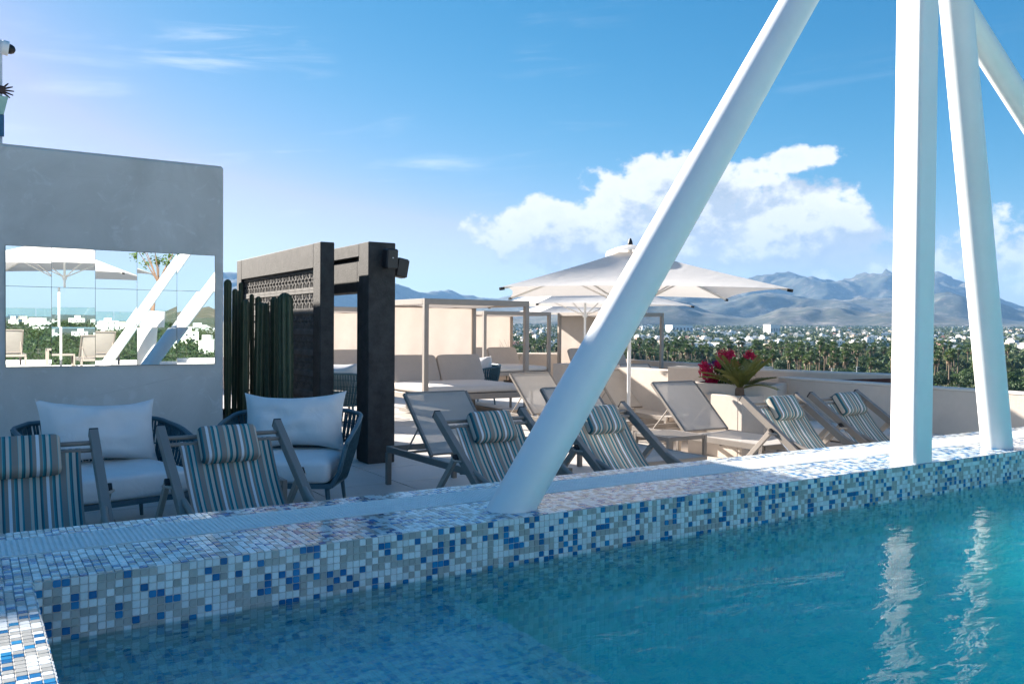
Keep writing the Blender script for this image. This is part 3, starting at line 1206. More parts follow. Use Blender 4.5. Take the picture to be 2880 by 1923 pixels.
def speaker(loc, rz, tilt, label):
    s = empty('loudspeaker', loc, rz)
    tag(s, label, 'loudspeaker', 'loudspeakers on the portal frame')
    rt = rotx(tilt)
    o = MB().cbox(rt @ Vector((0, -0.11, 0)), (0.125, 0.13, 0.20), 0.014, rt).build('cabinet', 'black_plastic', s, smooth=30)
    MB().cbox(rt @ Vector((0, -0.177, 0)), (0.108, 0.006, 0.18), 0.002, rt).build('grille', 'speaker_grey', o)
    MB().cbox(rt @ Vector((0.0, -0.181, 0.01)), (0.014, 0.003, 0.010), 0.001, rt).build('badge', 'white_paint', o)
    MB().bar((0, 0.0, 0), (0, -0.06, 0), 0.03, 0.05).build('bracket', 'black_plastic', s)
    return s


sp = at_y(1090, 728, py0)
speaker((sp.x - 0.02, py0, sp.z), 0, R(4), 'small black loudspeaker on the end face of the portal frame')
sp = at_x(1128, 738, GX3)
speaker((GX3, py0 + 0.12, sp.z - 0.02), R(90), R(10), 'small black loudspeaker on the outer side of the portal frame')
b = MB().clim((-0.2, -0.14, 0), (0.2, 0.14, 0.035), 0.008)
o = b.build('floor_box', 'charcoal')
p = at_z(975, 1237, 0)
o.location = (p.x, p.y, 0.001)
tag(o, 'flat black floor box on the deck inside the portal frame', 'floor box')

# ---- cacti in a black trough
trough = empty('planter_trough', (2.5, 8.9, 0))
tag(trough, 'black trough planter holding the column cacti', 'planter')
b = MB()
tx0, tx1, ty0, ty1, tz = wx1 + 0.03, GX0 - 0.03, YW - 0.05, 9.6, 0.50
for a_, c_ in (((tx0, ty0, 0), (tx1, ty0 + 0.05, tz)), ((tx0, ty1 - 0.05, 0), (tx1, ty1, tz)),
               ((tx0, ty0 + 0.051, 0), (tx0 + 0.05, ty1 - 0.051, tz - 0.001)), ((tx1 - 0.05, ty0 + 0.051, 0), (tx1, ty1 - 0.051, tz - 0.001))):
    b.clim(a_, c_, 0.006)
place(trough, b.build('trough_wall', 'charcoal', trough))
b = MB().lim((tx0 + 0.05, ty0 + 0.05, 0.02), (tx1 - 0.05, ty1 - 0.05, tz - 0.06))
place(trough, b.build('soil', 'soil', trough))


def cactus(px_l, px_r, py_top, y, label, seed):
    pl, pr = at_y(px_l, py_top, y), at_y(px_r, py_top, y)
    x, w, zt = (pl.x + pr.x) / 2, (pr - pl).length, pl.z
    base = 0.44
    r = w / 2 * 0.98
    nr, n = 6 if r < 0.075 else 7, 42
    b = MB()
    b.curc = (0, 0, 0)
    H = zt - base
    rows = 34
    rnd = random.Random(seed)
    ph0 = rnd.random() * 6
    lean = (rnd.uniform(-0.03, 0.03), rnd.uniform(-0.03, 0.03))
    vs, fs, cs_ = [], [], []
    for i in range(rows + 1):
        t = i / rows
        t = 1 - (1 - t) ** 2.2
        z = base + H * t
        rad = r * (0.82 + 0.18 * min(1, t * 3))
        dtop = (1 - t) * H
        if dtop < r * 1.1:
            rad *= max(0.05, math.sqrt(max(0.0, 1 - (1 - dtop / (r * 1.1)) ** 2)))
        for k in range(n):
            th = 2 * math.pi * k / n
            rib = abs(math.cos((th + ph0) * nr / 2))
            rr_ = rad * (0.74 + 0.26 * rib ** 0.8) * (1 + 0.04 * mnoise.noise(Vector((z * 4 + seed, th, 0))))
            vs.append(Vector((x + rr_ * math.cos(th) + lean[0] * t, y + rr_ * math.sin(th) + lean[1] * t, z)))
            spike = 1.0 if rib > 0.93 else 0.0
            cs_.append((spike, spike, spike))
    for i in range(rows):
        for k in range(n):
            l = (k + 1) % n
            fs.append((i * n + k, i * n + l, (i + 1) * n + l, (i + 1) * n + k))
    fs.append(tuple(rows * n + k for k in range(n)))
    b.add(vs, fs)
    b.c = cs_
    o = b.build('column_cactus', 'cactus', smooth=60)
    o.location = (0, 0, 0)
    tag(o, label, 'cactus', 'column cacti in the black trough')
    return o


sc3 = lambda cx: 600 + cx / 2.24
sy3 = lambda cy: 640 + cy / 2.24
CL = 'ribbed dark green column cactus standing in the black trough'
for (x0, x1, yt, yy, lb) in [
        (66, 116, 326, 8.85, 'tallest column cactus of the black trough, beside the plaster wall'),
        (112, 152, 384, 8.95, 'slender column cactus right beside the tallest one'), (148, 186, 392, 9.2, 'column cactus tucked behind the slender one near the plaster wall'), (166, 226, 452, 8.80, 'stout column cactus of medium height next to the bright gap in the group'),
        (172, 200, 345, 9.45, 'tall thin column cactus at the back, against the screen post'), (232, 262, 418, 9.45, 'thin column cactus at the back beside the bright gap'), (250, 312, 468, 8.75, 'stout column cactus in the middle front of the trough'), (262, 304, 432, 9.15, 'column cactus directly behind the stout middle one'), (310, 362, 474, 8.80, 'column cactus between the stout middle one and the broad pale one'), (356, 410, 436, 8.85, 'column cactus touching the broad pale one'),
        (408, 508, 408, 8.50, 'broad pale green column cactus with a pointed tip at the end of the trough')]:
    cactus(sc3(x0), sc3(x1), sy3(yt), yy, lb, x0)

# ---- woven lounge armchairs
def armchair(name, label, loc, rz, seed=0):
    t = empty(name, loc, rz)
    tag(t, label, 'armchair', 'woven rope armchairs')
    # footprint: seat 0.86 wide, 0.82 deep; local -Y is the front
    base = [(-0.40, -0.40), (-0.43, 0.0), (-0.40, 0.30), (-0.28, 0.40), (0, 0.42), (0.28, 0.40), (0.40, 0.30), (0.43, 0.0), (0.40, -0.40)]
    top = [(-0.455, -0.40, 0.36), (-0.50, -0.36, 0.56), (-0.52, 0.05, 0.66), (-0.50, 0.36, 0.70), (-0.36, 0.48, 0.72), (0, 0.51, 0.72),
           (0.36, 0.48, 0.72), (0.50, 0.36, 0.70), (0.52, 0.05, 0.66), (0.50, -0.36, 0.56), (0.455, -0.40, 0.36)]

    def poly(pts, s):
        seg, L = [], 0
        P = [Vector(p if len(p) == 3 else (p[0], p[1], 0.26)) for p in pts]
        D = [0]
        for a_, b_ in zip(P, P[1:]):
            D.append(D[-1] + (b_ - a_).length)
        d = s * D[-1]
        for i in range(len(P) - 1):
            if d <= D[i + 1] + 1e-9:
                f = (d - D[i]) / (D[i + 1] - D[i])
                return P[i].lerp(P[i + 1], f)
        return P[-1]
    b = MB()
    b.tube([poly(top, s / 40) for s in range(41)], 0.017, 8)
    b.tube([poly(base, s / 40) for s in range(41)], 0.016, 8)
    b.bar((-0.40, -0.40, 0.26), (0.40, -0.40, 0.26), 0.03, 0.035)
    for s in (-1, 1):
        b.tube([(s * 0.40, -0.40, 0.26), (s * 0.455, -0.40, 0.36)], 0.016, 8)
    b.build('frame', 'teal_frame', t, smooth=40)
    b = MB()
    NR = 120
    for k in range(NR + 1):
        s = k / NR
        p0, p1 = poly(base, s), poly(top, 0.03 + 0.94 * s)
        d = 0.006 if k % 2 else -0.004
        mid = (p0 + p1) / 2
        out = Vector((mid.x, mid.y, 0)).normalized() * (0.02 + d)
        b.tube([p0 + out * 0.4, mid + out, p1 + out * 0.3], 0.0085, 5, cap=False)
        if k < NR:
            q0, q1 = poly(base, (k + 0.5) / NR), poly(top, 0.03 + 0.94 * (k + 0.5) / NR)
    for zt in (0.2, 0.4, 0.6, 0.8):
        b.tube([poly(base, s / 40).lerp(poly(top, 0.03 + 0.94 * s / 40), zt) + Vector((poly(base, s / 40).x, poly(base, s / 40).y, 0)).normalized() * 0.012 for s in range(41)], 0.005, 5, cap=False)
    tag(b.build('rope_weave', 'rope', t, smooth=60), kind='stuff')
    for (x, y) in ((-0.36, -0.36), (0.36, -0.36), (-0.34, 0.34), (0.34, 0.34)):
        MB().tube([(x, y, 0.26), (x * 1.08, y * 1.08, 0.0)], [0.019, 0.013], 8).build('leg', 'teal_frame', t, smooth=40)
    MB().clim((-0.38, -0.38, 0.24), (0.38, 0.38, 0.262), 0.006).build('seat_base', 'teal_frame', t)
    MB().cushion((0, -0.03, 0.355), (0.78, 0.80, 0.19), e1=0.30, e2=0.12, wob=0.012, seed=seed, nu=44, nv=16).build('seat_cushion', 'cushion', t, smooth=180)
    b = MB()
    b.pillow((0, 0.20, 0.655), 0.80, 0.48, 0.34, rotx(R(-17)) @ Matrix.Rotation(R(3.0 if seed < 2 else -1.5), 3, 'Y'), seed=seed)
    b.build('back_cushion', 'cushion', t, smooth=70)
    return t


arm1 = armchair('woven_armchair', 'teal rope armchair with grey cushions in front of the mirror wall', (0.83, 6.38, 0), R(14), 1.0)
arm2 = armchair('woven_armchair', 'teal rope armchair with grey cushions in front of the cacti', (2.07, 6.42, 0), R(-31), 4.0)
p = at_z(1370, 1100, 0)
arm3 = armchair('woven_armchair', 'rope armchair with a pale cushion half hidden behind the large daybed', (7.85, 13.85, 0), R(-95), 7.0)
arm4 = armchair('woven_armchair', 'grey rope chair seen through the portal frame', (4.72, 12.3, 0), R(140), 9.0)

# ---- striped sling deck chairs (local -Y is the front)
def deck_chair():
    t = empty('deck_chair', (0, 0, 0))
    w = 0.343
    TOPY, TOPZ, BOTY = 0.0, 0.80, -1.20
    for s in (-1, 1):
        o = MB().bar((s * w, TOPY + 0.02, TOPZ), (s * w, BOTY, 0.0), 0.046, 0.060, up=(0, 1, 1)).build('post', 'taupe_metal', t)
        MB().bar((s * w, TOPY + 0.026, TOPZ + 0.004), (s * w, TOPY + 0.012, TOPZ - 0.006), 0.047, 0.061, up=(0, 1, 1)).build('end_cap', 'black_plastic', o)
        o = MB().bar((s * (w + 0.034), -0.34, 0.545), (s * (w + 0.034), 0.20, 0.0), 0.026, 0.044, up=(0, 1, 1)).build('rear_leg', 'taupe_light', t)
        MB().bar((s * (w + 0.034), -0.352, 0.557), (s * (w + 0.034), -0.334, 0.538), 0.029, 0.043, up=(0, 1, 1)).build('end_cap', 'black_plastic', o)
        MB().tube([(s * (w + 0.02), -0.40, 0.525), (s * (w + 0.055), -0.335, 0.53)], 0.009, 8).build('bolt', 'taupe_light', o)
        MB().tube([(s * (w - 0.012), -0.52, 0.475), (s * (w - 0.02), -0.62, 0.44), (s * (w - 0.02), -0.85, 0.38), (s * (w - 0.02), -1.18, 0.36)], 0.017, 10).build('seat_rail', 'taupe_metal', t, smooth=40)
    for (y, z, r) in ((-0.055, 0.752, 0.013), (-0.10, 0.718, 0.012)):
        MB().tube([(-w, y, z), (w, y, z)], r, 10).build('top_rail', 'taupe_metal', t, smooth=40)
    MB().tube([(-w, -1.18, 0.36), (w, -1.18, 0.36)], 0.013, 8).build('front_rail', 'taupe_metal', t, smooth=40)
    # sling
    prof = [(-0.095, 0.732), (-0.13, 0.69), (-0.20, 0.60), (-0.28, 0.505), (-0.37, 0.415), (-0.47, 0.34), (-0.58, 0.285), (-0.72, 0.255), (-0.88, 0.27), (-1.03, 0.31), (-1.18, 0.36)]
    b = MB()
    b.uv = []
    nu = 24
    sw = 0.268
    L = 0
    vs, fs = [], []
    for j, (y, z) in enumerate(prof):
        if j:
            L += math.hypot(y - prof[j - 1][0], z - prof[j - 1][1])
        for i in range(nu + 1):
            u = i / nu * 2 - 1
            sag = 0.022 * (1 - u * u) * math.sin(math.pi * j / (len(prof) - 1))
            ww = sw * (1 - 0.035 * math.sin(math.pi * j / (len(prof) - 1)))
            vs.append(Vector((u * ww, y - sag * 0.6, z - sag)))
            b.uv.append((u * sw, L))
    n = nu + 1
    for j in range(len(prof) - 1):
        for i in range(nu):
            fs.append((j * n + i, j * n + i + 1, (j + 1) * n + i + 1, (j + 1) * n + i))
    b.add(vs, fs)
    b.build('sling', 'striped', t, smooth=180)
    # head pillow hung over the top rail
    b = MB()
    rot = rotx(R(-47))
    b.cushion((0, -0.165, 0.715), (0.335, 0.225, 0.115), rot=rotx(R(52)), e1=0.5, e2=0.16, nu=48, nv=18, wob=0.006)
    b.uv = [(v.x * 0.97 + 0.05, v.z) for v in b.v]
    o = b.build('head_pillow', 'striped', t, smooth=180)
    b = MB()
    b.grid(lambda u, v: (-0.12 + 0.24 * u, -0.075 + 0.05 * v, 0.775 - 0.01 * v + 0.012 * math.sin(math.pi * v)), 4, 6)
    b.uv = [(v.x, v.z) for v in b.v]
    b.build('strap', 'striped', o)
    return t


CH_Y = 5.285
chairs = [(0.258, 'striped sling deck chair at the end of the row, before the mirror wall'),
          (1.294, 'striped sling deck chair between the two woven armchairs'),
          (3.10, 'striped sling deck chair just behind the foot of the slanting white pipe'),
          (4.065, 'striped sling deck chair half covered by the slanting white pipe'),
          (6.125, 'sunlit striped sling deck chair in front of the palm planter'),
          (7.02, 'striped sling deck chair beside the square white pillar')]
dc = deck_chair()
for i, (x, lb) in enumerate(chairs):
    o = dc if i == 0 else copy_tree(dc)
    o.location = (x, CH_Y, 0)
    o.rotation_euler = (0, 0, R([0, 1.0, -1.5, 0.5, -1, 1][i]))
    tag(o, lb, 'deck chair', 'striped deck chairs along the pool edge')

# ---- sun loungers (head towards +Y)
def lounger():
    t = empty('sun_lounger', (0, 0, 0))
    w, L, z = 0.335, 1.82, 0.315
    for s in (-1, 1):
        MB().bar((s * w, 0, z), (s * w, L, z), 0.028, 0.055).build('side_rail', 'taupe_metal', t)
        for y in (0.02, L - 0.02):
            MB().clim((s * w - 0.022, y - 0.022, 0.0), (s * w + 0.022, y + 0.022, z - 0.029), 0.004).build('leg', 'taupe_metal', t)
    for y in (0.0, L):
        MB().bar((-w + 0.0145, y, z), (w - 0.0145, y, z), 0.028, 0.05).build('end_rail', 'taupe_metal', t)
    MB().bar((-w + 0.0145, 0.55, z - 0.035), (w - 0.0145, 0.55, z - 0.035), 0.02, 0.02).build('cross_rail', 'taupe_metal', t)
    b = MB()
    b.grid(lambda u, v: ((u * 2 - 1) * (w - 0.012), 0.02 + v * 1.02, z + 0.024 - 0.02 * (1 - (u * 2 - 1) ** 2) * (0.4 + 0.6 * math.sin(math.pi * v))), 10, 14)
    b.build('seat_sling', 'sling', t, smooth=180)
    hy, ang, BL = 1.04, R(43), 0.70
    bk = empty('x')
    bpy.data.objects.remove(bk)
    e = Vector((0, math.cos(ang), math.sin(ang)))
    nrm = Vector((0, -math.sin(ang), math.cos(ang)))
    h0 = Vector((0, hy, z + 0.03))
    b = MB()
    for s in (-1, 1):
        b.bar(h0 + Vector((s * (w - 0.03), 0, 0)), h0 + e * BL + Vector((s * (w - 0.03), 0, 0)), 0.026, 0.034, up=nrm)
    b.bar(h0 + e * BL + Vector((-w + 0.04, 0, 0)), h0 + e * BL + Vector((w - 0.04, 0, 0)), 0.02, 0.024, up=nrm)
    b.bar(h0 + e * 0.02 + Vector((-w + 0.044, 0, 0)), h0 + e * 0.02 + Vector((w - 0.044, 0, 0)), 0.016, 0.018, up=nrm)
    fr_ = b.build('backrest_frame', 'taupe_metal', t)
    b = MB()
    def fn(u, v):
        p_ = h0 + e * (0.02 + v * (BL - 0.01)) + nrm * (0.012 - 0.03 * (1 - (u * 2 - 1) ** 2) * math.sin(math.pi * v)) + Vector(((u * 2 - 1) * (w - 0.04), 0, 0))
        return p_
    b.grid(fn, 10, 12)
    b.build('backrest_sling', 'sling', t, smooth=180)
    for s in (-1, 1):
        MB().tube([h0 + e * 0.36 + Vector((s * (w - 0.06), 0, -0.01)), Vector((s * (w - 0.06), hy + 0.52, z + 0.005))], 0.008, 6).build('prop', 'taupe_light', t)
    MB().bar((-w + 0.0145, hy + 0.52, z - 0.004), (w - 0.0145, hy + 0.52, z - 0.004), 0.02, 0.02).build('cross_rail', 'taupe_metal', t)
    return t


ln = lounger()
LNG = [((3.545, 5.25, 0), 0, 'grey mesh sun lounger beside the charcoal portal frame'),
       ((4.90, 5.20, 0), 0, 'mesh sun lounger behind the slanting pipe, its foot by the slatted table'),
       ((6.52, 5.42, 0), 0, 'sunlit mesh sun lounger right next to the palm planter'),
       ((6.15, 7.62, 0), 0, 'mesh sun lounger in the second row in front of the large daybed'),
       ((7.50, 7.75, 0), 0, 'mesh sun lounger by the pole of the large parasol'),
       ((9.2, 9.2, 0), 0, 'mesh sun lounger in the back row behind the large parasol')]
for i, (l, rz, lb) in enumerate(LNG):
    o = ln if i == 0 else copy_tree(ln)
    o.location = l
    o.rotation_euler = (0, 0, R([1, -1, 0.5, 2, -2, 1][i]))
    tag(o, lb, 'sun lounger', 'mesh sun loungers')

# ---- low slatted side tables
def side_table():
    t = empty('side_table', (0, 0, 0))
    s, h = 0.225, 0.42
    for sx in (-1, 1):
        for sy in (-1, 1):
            MB().clim((sx * s - 0.017, sy * s - 0.017, 0), (sx * s + 0.017, sy * s + 0.017, h - 0.002), 0.003).build('leg', 'taupe_metal', t)
    for sx in (-1, 1):
        MB().bar((sx * s, -s + 0.0175, h - 0.02), (sx * s, s - 0.0175, h - 0.02), 0.03, 0.038).build('apron', 'taupe_metal', t)
        MB().bar((-s + 0.0175, sx * s, h - 0.02), (s - 0.0175, sx * s, h - 0.02), 0.03, 0.038).build('apron', 'taupe_metal', t)
    for k in range(8):
        y = -s + 0.03 + k * (2 * s - 0.06) / 7
        MB().bar((-s + 0.016, y, h - 0.008), (s - 0.016, y, h - 0.008), 0.045, 0.012).build('slat', 'taupe_metal', t)
    return t


st = side_table()
for i, (l, lb) in enumerate([((5.62, 6.05, 0), 'slatted side table between the two front loungers near the palm planter'),
                             ((1.50, 5.66, 0), 'slatted side table just behind the striped chair by the woven armchairs'),
                             ((6.80, 8.45, 0), 'slatted side table between the second row loungers'),
                             ((5.25, 12.4, 0), 'slatted side table seen through the portal frame'),
                             ((8.35, 12.6, 0), 'slatted side table beside the large daybed')]):
    o = st if i == 0 else copy_tree(st)
    o.location = l
    tag(o, lb, 'side table', 'slatted side tables')

# ---- daybeds with canopy frames
def daybed(W=1.90, D=1.80, H=1.84):
    t = empty('daybed', (0, 0, 0))
    # origin: front-left corner on the deck; +X right, +Y back
    zb = 0.35
    P = 0.075
    for x in (P / 2, W - P / 2):
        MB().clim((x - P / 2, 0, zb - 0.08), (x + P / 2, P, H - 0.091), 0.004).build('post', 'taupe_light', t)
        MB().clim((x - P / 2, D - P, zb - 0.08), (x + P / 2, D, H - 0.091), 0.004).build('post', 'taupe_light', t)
    for y in (0, D - P):
        MB().clim((0, y, H - 0.09), (W, y + P, H), 0.004).build('roof_beam', 'taupe_light', t)
    for x in (0, W - P):
        MB().clim((x, P + 0.001, H - 0.089), (x + P, D - P - 0.001, H - 0.001), 0.004).build('roof_beam', 'taupe_light', t)
    b = MB()
    b.grid(lambda u, v: (P + (W - 2 * P) * u, P + (D - 2 * P) * v, H - 0.06 - 0.05 * math.sin(math.pi * u) * math.sin(math.pi * v) - 0.012 * math.sin(u * 19)), 24, 10)
    b.build('roof_cloth', 'curtain', t, smooth=180)
    b = MB()
    for y in (0.0, D - 0.06):
        b.clim((P + 0.002, y, zb - 0.07), (W - P - 0.002, y + 0.06, zb + 0.02), 0.004)
    for x in (0.0, W - 0.06):
        b.clim((x, P + 0.002, zb - 0.07), (x + 0.06, D - P - 0.002, zb + 0.02), 0.004)
    b.lim((0.06, 0.06, zb - 0.03), (W - 0.06, D - 0.06, zb + 0.0))
    b.build('bed_frame', 'taupe_light', t)
    b = MB()
    for x in (0.35, W - 0.35):
        b.clim((x - 0.04, 0.3, 0), (x + 0.04, D - 0.25, 0.07), 0.004)
        b.clim((x - 0.04, D - 0.6, 0.07), (x + 0.04, D - 0.5, zb - 0.072), 0.004)
    b.clim((0.391, 0.3, 0), (W - 0.391, 0.38, 0.069), 0.004)
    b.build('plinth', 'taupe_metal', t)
    MB().cushion((W / 2, D / 2 - 0.02, zb + 0.085), (W - 0.12, D - 0.10, 0.15), e1=0.3, e2=0.07, nu=60, nv=14, wob=0.008).build('mattress', 'mattress', t, smooth=180)
    for k in (0, 1):
        cx = 0.08 + (W - 0.16) * (0.25 + 0.5 * k)
        MB().cushion((cx, D - 0.42, zb + 0.34), ((W - 0.2) / 2, 0.11, 0.52), rot=rotx(R(-28)), e1=0.16, e2=0.3, nu=40, nv=20, wob=0.004, seed=k * 3).build('back_cushion', 'back_cushion', t, smooth=180)
    b = MB()
    b.grid(lambda u, v: (P + (W - 2 * P) * u, D - 0.03 + 0.018 * math.sin(u * 23 + 1.2 * math.sin(v * 3)) * (0.35 + 0.65 * v), H - 0.09 - (H - 0.55) * v), 60, 16)
    b.build('curtain', 'curtain', t, smooth=180)
    return t


db = daybed()
p1 = at_z(1194, 1115, 0.28)
DB = [((5.85, 11.68, 0), 0, 'large canopied daybed with pale mattress, standing nearest the portal frame'),
      ((5.55, 16.0, 0), 0, 'canopied daybed seen through the opening of the portal frame'),
      ((10.15, 17.2, 0), 0, 'canopied daybed in the back row under the small parasols'),
      ((12.45, 15.7, 0), 0, 'canopied daybed with a tied curtain, next to the corner parapet')]
for i, (l, rz, lb) in enumerate(DB):
    o = db if i == 0 else copy_tree(db)
    o.location = l
    if i:
        o.scale = (1, 1, 0.975)
    tag(o, lb, 'daybed', 'canopied daybeds')

# ---- square parasols
def parasol(S=3.2, zc=1.86, za=2.47):
    t = empty('parasol', (0, 0, 0))
    MB().tube([(0, 0, 0.03), (0, 0, za - 0.04)], 0.024, 12).build('pole', 'white_paint', t, smooth=40)
    MB().clim((-0.26, -0.26, 0), (0.26, 0.26, 0.05), 0.008).build('base', 'taupe_metal', t)
    h = S / 2
    b = MB()
    n = 14
    for k in range(4):
        a0, a1 = math.pi / 4 + k * math.pi / 2, math.pi / 4 + (k + 1) * math.pi / 2
        c0 = Vector((math.cos(a0), math.sin(a0), 0)) * h * math.sqrt(2)
        c1 = Vector((math.cos(a1), math.sin(a1), 0)) * h * math.sqrt(2)
        def fn(u, v, c0=c0, c1=c1):
            e_ = c0.lerp(c1, v)
            bow = 4 * v * (1 - v)
            e_ = e_ * (1 - 0.045 * bow)
            p_ = e_ * (0.10 + 0.90 * u)
            z = za - 0.09 + (zc - za + 0.09) * (u ** 0.92) + 0.0
            z -= 0.05 * bow * math.sin(math.pi * u) * 0.9
            z += 0.028 * bow * u ** 4
            return (p_.x, p_.y, z)
        b.grid(fn, n, 16)
    b.build('canopy', 'canopy', t, smooth=50)
    b = MB()
    for k in range(4):
        a0, a1 = math.pi / 4 + k * math.pi / 2, math.pi / 4 + (k + 1) * math.pi / 2
        c0, c1 = Vector((math.cos(a0), math.sin(a0), 0)), Vector((math.cos(a1), math.sin(a1), 0))
        def fn(u, v, c0=c0, c1=c1):
            e_ = c0.lerp(c1, v) * (0.42 * u + 0.005)
            bow = 4 * v * (1 - v)
            return (e_.x, e_.y, za + 0.02 - 0.13 * u ** 1.4 + 0.045 * bow * u)
        b.grid(fn, 6, 10)
    b.build('vent_cap', 'canopy', t, smooth=50)
    MB().lathe([(0.028, za), (0.034, za + 0.03), (0.026, za + 0.07), (0.010, za + 0.105)], 12).build('finial', 'black_plastic', t, smooth=40)
    for k in range(4):
        a0 = math.pi / 4 + k * math.pi / 2
        e_ = Vector((math.cos(a0), math.sin(a0), 0))
        c0 = e_ * h * math.sqrt(2)
        o = MB().bar(e_ * 0.04 + Vector((0, 0, za - 0.085)), Vector((c0.x * 0.995, c0.y * 0.995, zc - 0.018)), 0.022, 0.026).build('rib', 'planter_white', t)
        MB().bar(Vector((c0.x * 0.985, c0.y * 0.985, zc - 0.016)), Vector((c0.x * 1.012, c0.y * 1.012, zc - 0.024)), 0.03, 0.034).build('end_cap', 'black_plastic', o)
        MB().bar(e_ * 0.03 + Vector((0, 0, zc - 0.18)), e_ * h * 0.72 + Vector((0, 0, zc + (za - zc) * 0.42)), 0.016, 0.02).build('strut', 'planter_white', o)
    MB().lathe([(0.045, zc - 0.23), (0.05, zc - 0.2), (0.045, zc - 0.14)], 12).build('hub', 'white_paint', t, smooth=40)
    return t


um = parasol()
UM = [((7.28, 8.62, 0), -34, 1.0, 'large white square parasol with black finial, its pole beside a lounger'),
      ((10.8, 14.2, 0), -15, 1.0, 'white square parasol beyond the large one, beside the canopied daybeds'),
      ((13.9, 18.6, 0), -18, 0.95, 'white square parasol at the back near the parapet')]
for i, (l, rz, s, lb) in enumerate(UM):
    o = um if i == 0 else copy_tree(um)
    o.location = l
    o.rotation_euler = (0, 0, R(rz))
    o.scale = (1, 1, s)
    tag(o, lb, 'parasol', 'white square parasols')

# ---- white steel structure on the pool edge
PIPES = []
def pipe(p0, p1, r, label, extra=None):
    p0, p1 = Vector(p0), Vector(p1)
    t = empty('steel_pipe', (p0.x, p0.y, CURB_Z))
    tag(t, label, 'pipe', 'white steel pipes of the shade structure')
    # cut square to the curb: start the tube a little below the top, inside the masonry
    d = (p1 - p0).normalized()
    b = MB().tube([p0 - d * 0.07, p0, p0.lerp(p1, 0.5), p1], r, 40)
    place2(t, b.build('shaft', 'white_paint', t, smooth=40))
    return t


def place2(par, o):
    o.matrix_parent_inverse = Matrix.Translation(-Vector(par.location))
    return o


YP = 3.275
apex = (5.22, YP, 5.0)
pipe((2.085, YP, CURB_Z), apex, 0.100, 'thick white pipe slanting steeply across the view from the pool edge')
pipe((6.14, YP, CURB_Z), (5.26, YP, 5.0), 0.100, 'nearly upright white round pipe beyond the square pillar')
pipe((10.45, 3.42, CURB_Z), (4.98, 3.42, 4.22), 0.09, 'thin white pipe slanting down away behind the upright pipe')
pipe((2.36, -2.7, CURB_Z), (5.2, -2.7, 4.95), 0.100, 'white slanting pipe standing on the opposite pool edge')
pil = empty('square_pillar', (5.0, 3.19, CURB_Z))
tag(pil, 'square white steel pillar with rounded corners rising from the pool edge', 'pillar')
b = MB()
px0, px1, pya, pyb, rad = 4.915, 5.10, 3.112, 3.297, 0.024
poly = []
for (cx, cy_, a0) in ((px1 - rad, pyb - rad, 0), (px0 + rad, pyb - rad, 90), (px0 + rad, pya + rad, 180), (px1 - rad, pya + rad, 270)):
    for k in range(7):
        a = R(a0 + k * 15)
        poly.append((cx + rad * math.cos(a), cy_ + rad * math.sin(a)))
b.prism(poly, CURB_Z - 0.05, 5.0)
place2(pil, b.build('shaft', 'white_paint', pil, smooth=50))

# ---- beige planters, benches and walls at the corner
pw = empty('palm_planter', (7.2, 6.7, 0))
tag(pw, 'square beige plaster planter holding the small palm', 'planter')
PZ1 = 0.69
b = MB()
x0, x1, y0, y1 = 6.97, 7.52, 6.40, 6.98
for a_, c_ in (((x0, y0, 0), (x1, y0 + 0.06, PZ1)), ((x0, y1 - 0.06, 0), (x1, y1, PZ1)), ((x0, y0 + 0.061, 0), (x0 + 0.06, y1 - 0.061, PZ1 - 0.0005)),
               ((x1 - 0.06, y0 + 0.061, 0), (x1, y1 - 0.061, PZ1 - 0.0005))):
    b.clim(a_, c_, 0.006)
place2(pw, b.build('planter_wall', 'beige_wall', pw))
b = MB().lim((x0 + 0.058, y0 + 0.058, 0.1), (x1 - 0.058, y1 - 0.058, PZ1 - 0.03))
place2(pw, b.build('soil', 'beige_top', pw))

fw = empty('flower_planter', (7.5, 7.3, 0))
tag(fw, 'angled beige plaster planter holding the bougainvillea behind the palm', 'planter')
pA, pB = at_z(1937, 1076, 0.80), at_z(2186, 1085, 0.80)
dirw = (pB - pA).normalized()
nb = Vector((dirw.y, -dirw.x, 0))
if nb.x < 0:
    nb = -nb
outer = [pA, pB, pB + nb * 0.62, pA + nb * 0.62]
b = MB()
b.prism([(p_.x, p_.y) for p_ in (pA, pB, pB + nb * 0.07, pA + nb * 0.07)], 0, 0.80)
b.prism([(p_.x, p_.y) for p_ in (pA + nb * 0.55, pB + nb * 0.55, pB + nb * 0.62, pA + nb * 0.62)], 0, 0.80)
b.prism([(p_.x, p_.y) for p_ in (pA + nb * 0.071, pA + nb * 0.071 + dirw * 0.07, pA + nb * 0.549 + dirw * 0.07, pA + nb * 0.549)], 0, 0.7995)
b.prism([(p_.x, p_.y) for p_ in (pB + nb * 0.071 - dirw * 0.07, pB + nb * 0.071, pB + nb * 0.549, pB + nb * 0.549 - dirw * 0.07)], 0, 0.7995)
place2(fw, b.build('planter_wall', 'beige_wall', fw))
b = MB()
b.prism([(p_.x, p_.y) for p_ in (pA + nb * 0.07 + dirw * 0.07, pB + nb * 0.07 - dirw * 0.07, pB + nb * 0.55 - dirw * 0.07, pA + nb * 0.55 + dirw * 0.07)], 0.3, 0.74)
place2(fw, b.build('soil', 'soil', fw))

